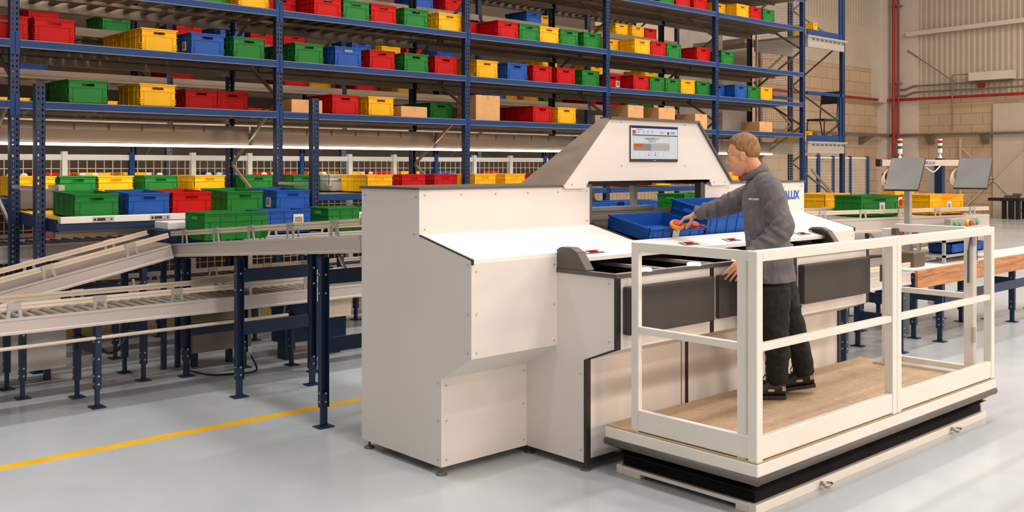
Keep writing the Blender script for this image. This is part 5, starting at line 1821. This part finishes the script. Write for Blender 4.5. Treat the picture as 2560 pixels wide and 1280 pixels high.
SKIN = mat('skin', (226, 160, 124), 0.5, vary=0.03, scale=20, bump=0.03, bscale=200)
HAIRM = mat('fair_hair', (152, 110, 68), 0.7, vary=0.2, scale=90, stretch=(1, 1, 0.22), bump=0.6, bscale=260)


def cloth(name, rgb, bump, scale, stretch=(1, 1, 1), rough=0.85):
    m = mat(name, rgb, rough, vary=0.05, scale=14)
    nt = m.node_tree
    b = nt.nodes['Principled BSDF']
    tc = nt.nodes.new('ShaderNodeTexCoord')
    mp = nt.nodes.new('ShaderNodeMapping')
    mp.inputs['Scale'].default_value = stretch
    mp.inputs['Rotation'].default_value = (0.2, 0.5, 0.3)
    n = nt.nodes.new('ShaderNodeTexNoise')
    n.inputs['Scale'].default_value = scale
    n.inputs['Detail'].default_value = 3
    n.inputs['Distortion'].default_value = 1.2
    bp = nt.nodes.new('ShaderNodeBump')
    bp.inputs['Strength'].default_value = bump
    bp.inputs['Distance'].default_value = 0.03
    nt.links.new(tc.outputs['Object'], mp.inputs['Vector'])
    nt.links.new(mp.outputs[0], n.inputs['Vector'])
    nt.links.new(n.outputs['Fac'], bp.inputs['Height'])
    nt.links.new(bp.outputs['Normal'], b.inputs['Normal'])
    return m


JACK = cloth('grey_work_jacket', (110, 105, 107), 0.55, 9, (1, 1, 0.55))
TROU = cloth('black_trousers', (28, 26, 25), 0.5, 9, (1, 1, 0.5))
SHOE = mat('black_shoe', (28, 25, 24), 0.4, vary=0.1, scale=20)

LF = -RGT                      # towards picture left, the way he faces
AW = DIR                       # away from the photographer
man = thing('person', 'man in grey work jacket and black trousers reaching into a blue crate', 'person', tuple(P(1935, 985, 0.0) * 1.0))
man.location.z = ZD


def remesh(o, size, smooth_it=4, fac=0.5):
    r = o.modifiers.new('surface', 'REMESH')
    r.mode = 'VOXEL'
    r.voxel_size = size
    r.use_smooth_shade = True
    s = o.modifiers.new('smooth', 'SMOOTH')
    s.factor = fac
    s.iterations = smooth_it
    return o


def oval(c, a, b_, n=20):
    """closed ring about c with half axes a, b"""
    return [V(c) + V(a) * math.cos(2 * math.pi * i / n) + V(b_) * math.sin(2 * math.pi * i / n) for i in range(n)]


# ---- joints (picture column, row, depth)
neck0, head_c = P(1897, 446, 0.0), P(1858, 389, -0.01)
shL, elL, wrL = P(1924, 466, -0.20), P(1957, 575, -0.25), P(1868, 645, -0.22)
shR, elR, wrR = P(1884, 484, 0.17), P(1806, 518, 0.30), P(1738, 537, 0.44)
hipL, knL, anL = P(1934, 715, -0.12), P(1938, 822, -0.12), P(1942, 944, -0.02)
hipR, knR, anR = P(1948, 712, 0.05), P(1979, 806, 0.09), P(2010, 926, 0.13)
# keep soles on the deck
# ---- body: head, neck, trunk, limbs and hands in one surface
fh = (LF * 0.93 + AW * 0.40).normalized()          # direction of the face
sh_ = fh.cross(ZUP).normalized()                   # his left is -sh_ or sh_
tl = math.radians(10)
fz = (fh * math.cos(tl) - ZUP * math.sin(tl)).normalized()
uz = (ZUP * math.cos(tl) + fh * math.sin(tl)).normalized()
lz = uz.cross(fz).normalized()


HS = 1.05


def H(f, l, u):
    return head_c + (fz * f + lz * l + uz * u) * HS


b = MB()
b.ball(H(-0.012, 0, 0.035), (fz * 0.098 * HS, lz * 0.076 * HS, uz * 0.09 * HS), 20, 14)
b.ball(H(0.03, 0, -0.035), (fz * 0.062 * HS, lz * 0.062 * HS, uz * 0.088 * HS), 20, 14)
b.ball(H(0.052, 0, -0.098), (fz * 0.034 * HS, lz * 0.034 * HS, uz * 0.024 * HS), 14, 10)          # chin
b.ball(H(0.012, 0, -0.062), (fz * 0.062 * HS, lz * 0.058 * HS, uz * 0.042 * HS), 16, 10)          # jaw
b.capsule(H(0.078, 0.03, 0.03), H(0.078, -0.03, 0.03), 0.015, 0.015)               # brow
b.capsule(H(0.083, 0, 0.012), H(0.106, 0, -0.027), 0.010, 0.014)                   # nose
b.ball(H(0.094, 0.013, -0.033), 0.009, 10, 8); b.ball(H(0.094, -0.013, -0.033), 0.009, 10, 8)
for s_ in (-1, 1):
    b.tube([H(0.078, s_ * 0.018, 0.017), H(0.081, s_ * 0.031, 0.022), H(0.071, s_ * 0.046, 0.015)], 0.006, 8)
b.capsule(H(0.084, 0.018, -0.060), H(0.084, -0.018, -0.060), 0.0085)               # lips
b.capsule(H(0.082, 0.015, -0.072), H(0.082, -0.015, -0.072), 0.009)
b.ball(H(0.045, 0.038, -0.022), (fz * 0.034 * HS, lz * 0.022 * HS, uz * 0.034 * HS), 12, 8); b.ball(H(0.045, -0.038, -0.022), (fz * 0.034 * HS, lz * 0.022 * HS, uz * 0.034 * HS), 12, 8)
for s in (-1, 1):                                                                  # ears
    for k in range(7):
        a0 = math.radians(-60 + 45 * k * 0.93)
        a1 = math.radians(-60 + 45 * (k + 1) * 0.93)
        b.capsule(H(-0.012 - 0.012 * math.cos(a0), s * 0.078, -0.012 + 0.024 * math.sin(a0)), H(-0.012 - 0.012 * math.cos(a1), s * 0.078, -0.012 + 0.024 * math.sin(a1)), 0.0055)
    b.ball(H(-0.012, s * 0.074, -0.012), (fz * 0.014 * HS, lz * 0.006 * HS, uz * 0.026 * HS), 12, 8)
b.capsule(H(-0.035, 0, -0.05), neck0 + ZUP * 0.0, 0.058, 0.066, 16)
b.capsule(neck0 - ZUP * 0.05, P(1915, 560, -0.03), 0.08, 0.10, 16)
b.capsule(P(1915, 560, -0.03), P(1938, 690, -0.06), 0.10, 0.11, 16)
for a_, m_, c_, r in ((shL, elL, wrL, (0.046, 0.038, 0.027)), (shR, elR, wrR, (0.046, 0.038, 0.027))):
    b.capsule(neck0 - ZUP * 0.05, a_, 0.05, 0.045)
    b.capsule(a_, m_, r[0], r[1]); b.capsule(m_, c_, r[1], r[2])
for a_, m_, c_ in ((hipL, knL, anL), (hipR, knR, anR)):
    b.capsule(P(1938, 690, -0.06), a_, 0.09, 0.07)
    b.capsule(a_, m_, 0.075, 0.05); b.capsule(m_, c_, 0.048, 0.033)


def hand(wr, fwd, palm_n, side, curls, thumb, spread=1.0):
    """palm and five bent fingers; fwd = along the hand, palm_n = out of the palm, side = towards the thumb"""
    fwd, palm_n, side = fwd.normalized(), palm_n.normalized(), side.normalized()
    k = wr + fwd * 0.085
    for i in range(4):
        q = k + side * (0.032 - 0.0215 * i)
        b.capsule(wr + fwd * 0.012 + side * (0.018 - 0.012 * i), q - fwd * (0.002 * abs(i - 1)), 0.0145, 0.0115)
        L = (0.046, 0.051, 0.047, 0.038)[i]
        d = fwd.copy()
        p0_ = q - fwd * 0.003 * abs(i - 1)
        for j in range(3):
            ang = curls[i] * (0.8, 1.0, 0.7)[j]
            d = (d * math.cos(ang) + palm_n * math.sin(ang)).normalized()
            dd = (d + side * (0.085 * (1.5 - i)) * spread).normalized()
            p1_ = p0_ + dd * L * (1, 0.68, 0.52)[j]
            b.capsule(p0_, p1_, (0.0092, 0.0082, 0.0074)[j], (0.0082, 0.0074, 0.0062)[j])
            p0_ = p1_
            ax = None
            # the palm normal turns with the finger
            n2 = palm_n - d * palm_n.dot(d)
    t0 = wr + fwd * 0.02 + side * 0.02
    t1 = t0 + (side * thumb[0] + fwd * thumb[1] + palm_n * thumb[2]).normalized() * 0.042
    t2 = t1 + (side * thumb[0] * 0.4 + fwd * (thumb[1] + 0.5) + palm_n * thumb[2]).normalized() * 0.034
    t3 = t2 + (side * thumb[0] * 0.1 + fwd * (thumb[1] + 0.6) + palm_n * (thumb[2] + 0.2)).normalized() * 0.026
    b.capsule(t0, t1, 0.0145, 0.012); b.capsule(t1, t2, 0.0115, 0.0098); b.capsule(t2, t3, 0.0095, 0.008)


# left hand hanging over the bench edge, back of the hand to the viewer
fw = (P(1834, 681, -0.22) - wrL)
hand(wrL, fw, (AW * 0.55 - ZUP * 0.55 + LF * 0.15), (LF * 0.7 + ZUP * 0.55), (0.20, 0.26, 0.24, 0.2), (0.5, 0.8, 0.5))
# right hand closing over the held tape measure
fw = (P(1694, 551, 0.50) - wrR)
hand(wrR, fw, (-ZUP * 0.95 - LF * 0.2), (-AW * 0.9 + LF * 0.1), (0.55, 0.6, 0.6, 0.6), (0.55, 0.5, 0.75))
body = b.build('body', SKIN, man, smooth=True)
remesh(body, 0.0038, 4, 0.5)
# eyes and brows
for s in (-1, 1):
    q = MB(); q.ball(H(0.0715, s * 0.031, 0.010), 0.0115, 14, 10); e = q.build('eye', mat('eye_white', (236, 230, 224), 0.2, vary=0.01), man, smooth=True)
    q = MB(); q.ball(H(0.0785, s * 0.032, 0.0095), 0.0058, 12, 8); q.build('iris', mat('iris_grey', (74, 88, 96), 0.2), e, smooth=True)
    q = MB(); q.tube([H(0.091, s * 0.014, 0.035), H(0.089, s * 0.03, 0.041), H(0.077, s * 0.05, 0.034)], [0.003, 0.004, 0.002], 8); q.build('eyebrow', HAIRM, man, smooth=True)
# hair: shell pushed out of the skull only where hair grows
n_, k_ = 40, 28
rings = []
rr = random.Random(5)
for j in range(1, k_):
    th = math.pi * j / k_
    ring = []
    for i in range(n_):
        ph = 2 * math.pi * i / n_
        x, y, z = math.cos(ph) * math.sin(th), math.sin(ph) * math.sin(th), -math.cos(th)
        if x > 0.62:
            line = 0.56
        elif x > 0.30:
            line = 0.56 - (0.62 - x) * 0.9
        elif x > 0.02:
            line = 0.27 - (0.30 - x) * 1.9 if abs(y) > 0.5 else 0.2
        elif x > -0.45:
            line = -0.26 - (0.02 - x) * 0.55
        else:
            line = -0.52 - (-0.45 - x) * 0.35
        if abs(y) > 0.55:
            if 0.10 < x < 0.34:
                line = min(line, -0.12 + abs(x - 0.2) * 2.2)
            elif -0.16 < x <= 0.10:
                line = -0.02 - (0.10 - x) * 0.5
        t = max(0.0, min(1.0, (z - line) / 0.16 + 0.5))
        t = t * t * (3 - 2 * t)
        out = 1.028 + 0.010 * rr.random()
        zz_ = max(0, z - 0.25)
        out += zz_ * (0.075 + 0.03 * rr.random()) + 0.05 * max(0, x - 0.2) * zz_
        r = 0.95 + (out - 0.95) * t
        ring.append(H(-0.012 + 0.098 * x * r, 0.077 * y * r, 0.032 + 0.092 * z * r + (0.012 if t > 0.5 and z > 0.3 else 0)))
    rings.append(ring)
q = MB(); q.loft(rings)
hr = q.build('hair', HAIRM, man, smooth=True)
sb = hr.modifiers.new('soft', 'SUBSURF'); sb.levels = 2; sb.render_levels = 2
tx = bpy.data.textures.new('hair_locks', 'CLOUDS'); tx.noise_scale = 0.014
dm = hr.modifiers.new('locks', 'DISPLACE'); dm.texture = tx; dm.strength = 0.003; dm.mid_level = 0.5; dm.texture_coords = 'LOCAL'

# ---- jacket
b = MB()
TW = (AW * 0.93 + LF * -0.30).normalized()          # across the shoulders
TF = TW.cross(ZUP).normalized()
if TF.dot(LF) < 0:
    TF = -TF
rows = [(702, 1928, 0.158, 0.172, -0.055), (690, 1927, 0.160, 0.174, -0.055), (650, 1923, 0.150, 0.172, -0.055), (600, 1919, 0.144, 0.176, -0.045), (550, 1915, 0.144, 0.184, -0.03), (510, 1911, 0.142, 0.194, -0.015), (484, 1907, 0.132, 0.196, 0), (466, 1904, 0.112, 0.178, 0), (452, 1902, 0.094, 0.14, 0), (438, 1900, 0.080, 0.105, 0), (426, 1899, 0.068, 0.08, 0), (418, 1897, 0.06, 0.066, 0)]
b.loft([oval(P(px, py, wo), TF * a, TW * w, 28) for py, px, a, w, wo in rows])


def limb(pts, rad, n=16, end=True):
    """sleeve or leg through pts with radii"""
    pp, rads = [], []
    for i in range(len(pts) - 1):
        for k in range(6):
            u = k / 6
            p0_, p1_, p2_, p3_ = pts[max(i - 1, 0)], pts[i], pts[i + 1], pts[min(i + 2, len(pts) - 1)]
            pp.append(0.5 * ((2 * p1_) + (p2_ - p0_) * u + (2 * p0_ - 5 * p1_ + 4 * p2_ - p3_) * u * u + (3 * p1_ - p0_ - 3 * p2_ + p3_) * u ** 3))
            rads.append(rad[i] + (rad[i + 1] - rad[i]) * u)
    pp.append(pts[-1]); rads.append(rad[-1])
    b.tube(pp, rads, n)


limb([neck0 - ZUP * 0.035 - AW * 0.06, shL, (shL + elL) / 2, elL, (elL + wrL) / 2, wrL + (wrL - elL).normalized() * -0.015], [0.07, 0.078, 0.076, 0.070, 0.056, 0.046])
limb([neck0 - ZUP * 0.08 + AW * 0.06, shR, (shR + elR) / 2, elR, (elR + wrR) / 2, wrR - (wrR - elR).normalized() * 0.03], [0.07, 0.083, 0.075, 0.066, 0.055, 0.046])
def fold(pts, r):
    pts = [V(p) for p in pts]
    n = len(pts)
    b.tube(pts, [r * (0.35 + 0.65 * math.sin(math.pi * (i + 0.5) / n)) for i in range(n)], 8)


def around(p, q, u, r, a0, a1, slant, k=7):
    """arc of points lying on a limb p-q of radius r at fraction u"""
    p, q = V(p), V(q)
    t = (q - p).normalized()
    e1 = t.cross(AW).normalized()
    e2 = t.cross(e1).normalized()
    out_ = []
    for i in range(k):
        a = math.radians(a0 + (a1 - a0) * i / (k - 1))
        out_.append(p + (q - p) * u + t * slant * (i / (k - 1) - 0.5) + e1 * math.cos(a) * r + e2 * math.sin(a) * r)
    return out_


for (p_, q_, items) in ((shL, elL, [(0.35, 0.078, 0, 190, 0.10), (0.6, 0.074, 160, 330, -0.10), (0.78, 0.07, 20, 200, 0.08), (0.92, 0.068, 180, 340, -0.05), (0.95, 0.066, 0, 160, 0.04)]),
                        (elL, wrL, [(0.10, 0.066, 0, 200, 0.05), (0.22, 0.062, 150, 330, -0.06), (0.4, 0.058, 20, 190, 0.08), (0.6, 0.054, 170, 330, -0.07), (0.8, 0.05, 0, 180, 0.05)]),
                        (shR, elR, [(0.45, 0.076, 0, 180, 0.09), (0.7, 0.070, 160, 340, -0.08), (0.88, 0.067, 0, 200, 0.06), (0.6, 0.07, 200, 330, 0.09)]),
                        (elR, wrR, [(0.08, 0.064, 20, 190, -0.05), (0.25, 0.061, 160, 330, 0.08), (0.45, 0.056, 0, 180, -0.08), (0.7, 0.052, 170, 340, 0.06), (0.86, 0.048, 0, 360, 0.02)])):
    for u, r, a0, a1, sl in items:
        fold(around(p_, q_, u, r, a0, a1, sl), 0.018)
for pts in ([(1962, 488, -0.10), (1966, 520, -0.13), (1962, 560, -0.17), (1950, 600, -0.2)], [(1972, 560, -0.06), (1972, 590, -0.10), (1962, 622, -0.16), (1945, 640, -0.2)],
            [(1880, 508, -0.10), (1888, 540, -0.16), (1900, 580, -0.19), (1912, 620, -0.2)], [(1866, 570, -0.06), (1874, 600, -0.12), (1890, 640, -0.16)],
            [(1979, 610, -0.05), (1976, 640, -0.11), (1966, 680, -0.17)], [(1900, 460, -0.14), (1912, 470, -0.16), (1930, 476, -0.18)],
            [(1872, 520, -0.06), (1884, 528, -0.12), (1902, 532, -0.165)], [(1896, 640, -0.19), (1906, 665, -0.21), (1910, 698, -0.21)]):
    fold([P(*q_) for q_ in pts], 0.019)
jk = b.build('jacket', JACK, man, smooth=True)
remesh(jk, 0.007, 2, 0.5)
tx = bpy.data.textures.new('jacket_folds', 'CLOUDS'); tx.noise_scale = 0.11; tx.noise_depth = 2
dm = jk.modifiers.new('folds', 'DISPLACE'); dm.texture = tx; dm.strength = 0.02; dm.mid_level = 0.5; dm.texture_coords = 'LOCAL'
# collar: a folded band, open below the chin
b = MB()
nc = 26
sect = []
for i in range(nc):
    a = math.radians(38 + (322 - 38) * i / (nc - 1))          # 0 = front
    d_ = TF * math.cos(a) + TW * math.sin(a)
    back = 0.5 - 0.5 * math.cos(a)                            # 0 front, 1 nape
    c0 = P(1887, 446) + ZUP * 0.0
    rr_ = 0.070 + 0.012 * (1 - back)
    base = c0 + d_ * (rr_ + 0.010) + ZUP * (-0.02 + 0.06 * back)
    top = c0 + d_ * rr_ + TF * 0.006 + ZUP * (0.012 + 0.095 * back)
    fall = c0 + d_ * (rr_ + 0.026) + ZUP * (-0.03 + 0.07 * back) + TF * 0.006 * (1 - back)
    inner = c0 + d_ * (rr_ - 0.006) + ZUP * (-0.02 + 0.04 * back)
    outer = fall + d_ * 0.004
    mid = top + d_ * 0.007 - ZUP * 0.004
    sect.append([inner, top - d_ * 0.004, top, mid, outer, base])
b.loft(sect)
cl = b.build('collar', JACK, jk, smooth=True)
# chest pocket flap lettering
fr = P(1869, 499, -0.13)
words('MECALUX', 'chest_lettering', 0.015, WHITEP, man, fr - AW * 0.055 + LF * 0.004, (math.pi / 2, 0, math.atan2(RGT.y, RGT.x) - 0.6), extrude=0.012)
# seam down the side and the back vent
b = MB(); b.tube([P(1946, 640, -0.205), P(1952, 670, -0.205), P(1960, 698, -0.19)], 0.0035, 6)
b.build('vent_seam', mat('dark_seam', (74, 70, 70), 0.8), jk)

# ---- trousers
b = MB()
b.loft([oval(P(px, py, -0.05), TF * a, TW * w, 24) for py, px, a, w in [(672, 1930, 0.125, 0.15), (700, 1935, 0.134, 0.152), (725, 1939, 0.13, 0.15), (745, 1944, 0.10, 0.13)]])
limb([hipL - ZUP * 0.0, (hipL + knL) / 2 + LF * 0.008, knL, (knL + anL) / 2 - LF * 0.01, anL - ZUP * 0.02], [0.112, 0.108, 0.088, 0.080, 0.064])
limb([hipR, (hipR + knR) / 2 + LF * 0.005, knR, (knR + anR) / 2 - LF * 0.006, anR - ZUP * 0.01], [0.112, 0.10, 0.086, 0.076, 0.064])
for (p_, q_, items) in ((hipL, knL, [(0.55, 0.106, 20, 170, 0.10), (0.8, 0.095, 180, 340, -0.08), (0.95, 0.088, 0, 180, 0.05)]), (knL, anL, [(0.15, 0.085, 150, 330, 0.07), (0.45, 0.079, 0, 180, -0.1), (0.75, 0.072, 160, 330, 0.06), (0.9, 0.068, 0, 200, -0.03)]),
                        (hipR, knR, [(0.5, 0.102, 0, 180, -0.1), (0.8, 0.09, 160, 330, 0.08)]), (knR, anR, [(0.1, 0.083, 0, 180, 0.06), (0.4, 0.077, 160, 340, -0.09), (0.75, 0.07, 0, 180, 0.06)])):
    for u, r, a0, a1, sl in items:
        fold(around(p_, q_, u, r * 0.97, a0, a1, sl), 0.013)
tr_ = b.build('trousers', TROU, man, smooth=True)
remesh(tr_, 0.009, 5, 0.5)
tx = bpy.data.textures.new('trouser_folds', 'CLOUDS'); tx.noise_scale = 0.08
dm = tr_.modifiers.new('folds', 'DISPLACE'); dm.texture = tx; dm.strength = 0.026; dm.mid_level = 0.5; dm.texture_coords = 'LOCAL'
# rolled cuffs
for an, kn in ((anL, knL), (anR, knR)):
    t = (an - kn).normalized()
    b = MB()
    c = an - ZUP * 0.012
    b.loft([b.ring(c - t * 0.04, t, 0.064, 20), b.ring(c - t * 0.03, t, 0.070, 20), b.ring(c + t * 0.006, t, 0.068, 20), b.ring(c + t * 0.01, t, 0.058, 20)], cap=True)
    b.build('cuff', TROU, tr_, smooth=True)

# ---- shoes
for heel_px, toe_px, py_h, py_t, w, an, pitch in ((1957, 1848, 985, 985, -0.02, anL, 0.0), (2038, 1958, 985, 985, 0.17, anR, 0.16)):
    # ground line on the deck at this depth
    hp = P(heel_px, 985, w); tp = P(toe_px, 985, w)
    hp.z = ZD; tp.z = ZD
    L = 0.295
    fdir = (tp - hp).normalized()
    if pitch:
        fdir = (LF * 0.92 + AW * 0.1).normalized()
        hp = V((an.x, an.y, ZD)) - fdir * 0.07
    else:
        hp = V((an.x, an.y, ZD)) - fdir * 0.052
    fu = (fdir * math.cos(pitch) - ZUP * math.sin(pitch)).normalized()
    up = (ZUP * math.cos(pitch) + fdir * math.sin(pitch)).normalized()
    org = hp + ZUP * (L * 0.98 * math.sin(pitch) + 0.004)
    sd = fu.cross(up).normalized()
    S = lambda f, s_, u: org + fu * f + sd * s_ + up * u
    b = MB()
    secs = [(-0.004, 0.026, 0.10), (0.008, 0.036, 0.125), (0.05, 0.044, 0.135), (0.10, 0.045, 0.132), (0.135, 0.046, 0.112), (0.175, 0.05, 0.092), (0.215, 0.054, 0.08), (0.255, 0.052, 0.072), (0.285, 0.042, 0.06), (0.301, 0.022, 0.04)]
    rings = []
    for f_, hw, ht in secs:
        ring = []
        for i in range(16):
            a = 2 * math.pi * i / 16
            cs, sn = math.cos(a), math.sin(a)
            ring.append(S(f_, hw * cs * (1 if sn < 0.3 else 0.82), 0.016 + (ht - 0.016) * (0.5 + 0.5 * (abs(sn) ** 0.7) * (1 if sn > 0 else -1))))
        rings.append(ring)
    b.loft(rings)
    sho = b.build('shoe', SHOE, man, smooth=True)
    sb = sho.modifiers.new('soft', 'SUBSURF'); sb.levels = 1; sb.render_levels = 2
    b = MB()
    out = [(-0.004, 0.026), (0.0, 0.036), (0.06, 0.042), (0.12, 0.04), (0.19, 0.05), (0.245, 0.054), (0.285, 0.044), (0.301, 0.02)]
    bot = [S(f_, s_, 0.0) for f_, s_ in out] + [S(f_, -s_, 0.0) for f_, s_ in out[::-1]]
    b.prism(bot, up * 0.024)
    b.build('sole', RUBBER, sho)
    b = MB()
    for f_ in (0.115, 0.135, 0.155, 0.175):
        ht = 0.128 - (f_ - 0.115) * 0.55
        b.tube([S(f_, -0.03, ht - 0.012), S(f_ + 0.004, 0, ht + 0.004), S(f_, 0.03, ht - 0.012)], 0.004, 6)
    b.tube([S(0.11, 0.0, 0.138), S(0.12, 0.03, 0.15), S(0.135, 0.04, 0.12)], 0.0035, 6); b.tube([S(0.11, 0.0, 0.138), S(0.12, -0.03, 0.15), S(0.135, -0.04, 0.12)], 0.0035, 6)
    b.build('laces', mat('dark_lace', (52, 46, 42), 0.7), sho)
    b = MB()
    sgn = 1 if (S(0, 1, 0) - S(0, 0, 0)).dot(-AW) > 0 else -1
    b.obox(S(0.016, sgn * 0.039, 0.07), fu * 0.012, sd * 0.003, up * 0.014)
    b.build('pale_patch', mat('pale_patch', (196, 184, 170), 0.6), sho)
    b = MB()
    b.ball(S(0.10, sgn * 0.046, 0.06), (fu * 0.024, sd * 0.003, up * 0.009), 14, 8)
    b.build('pale_patch', mat('pale_patch', (196, 184, 170), 0.6), sho)
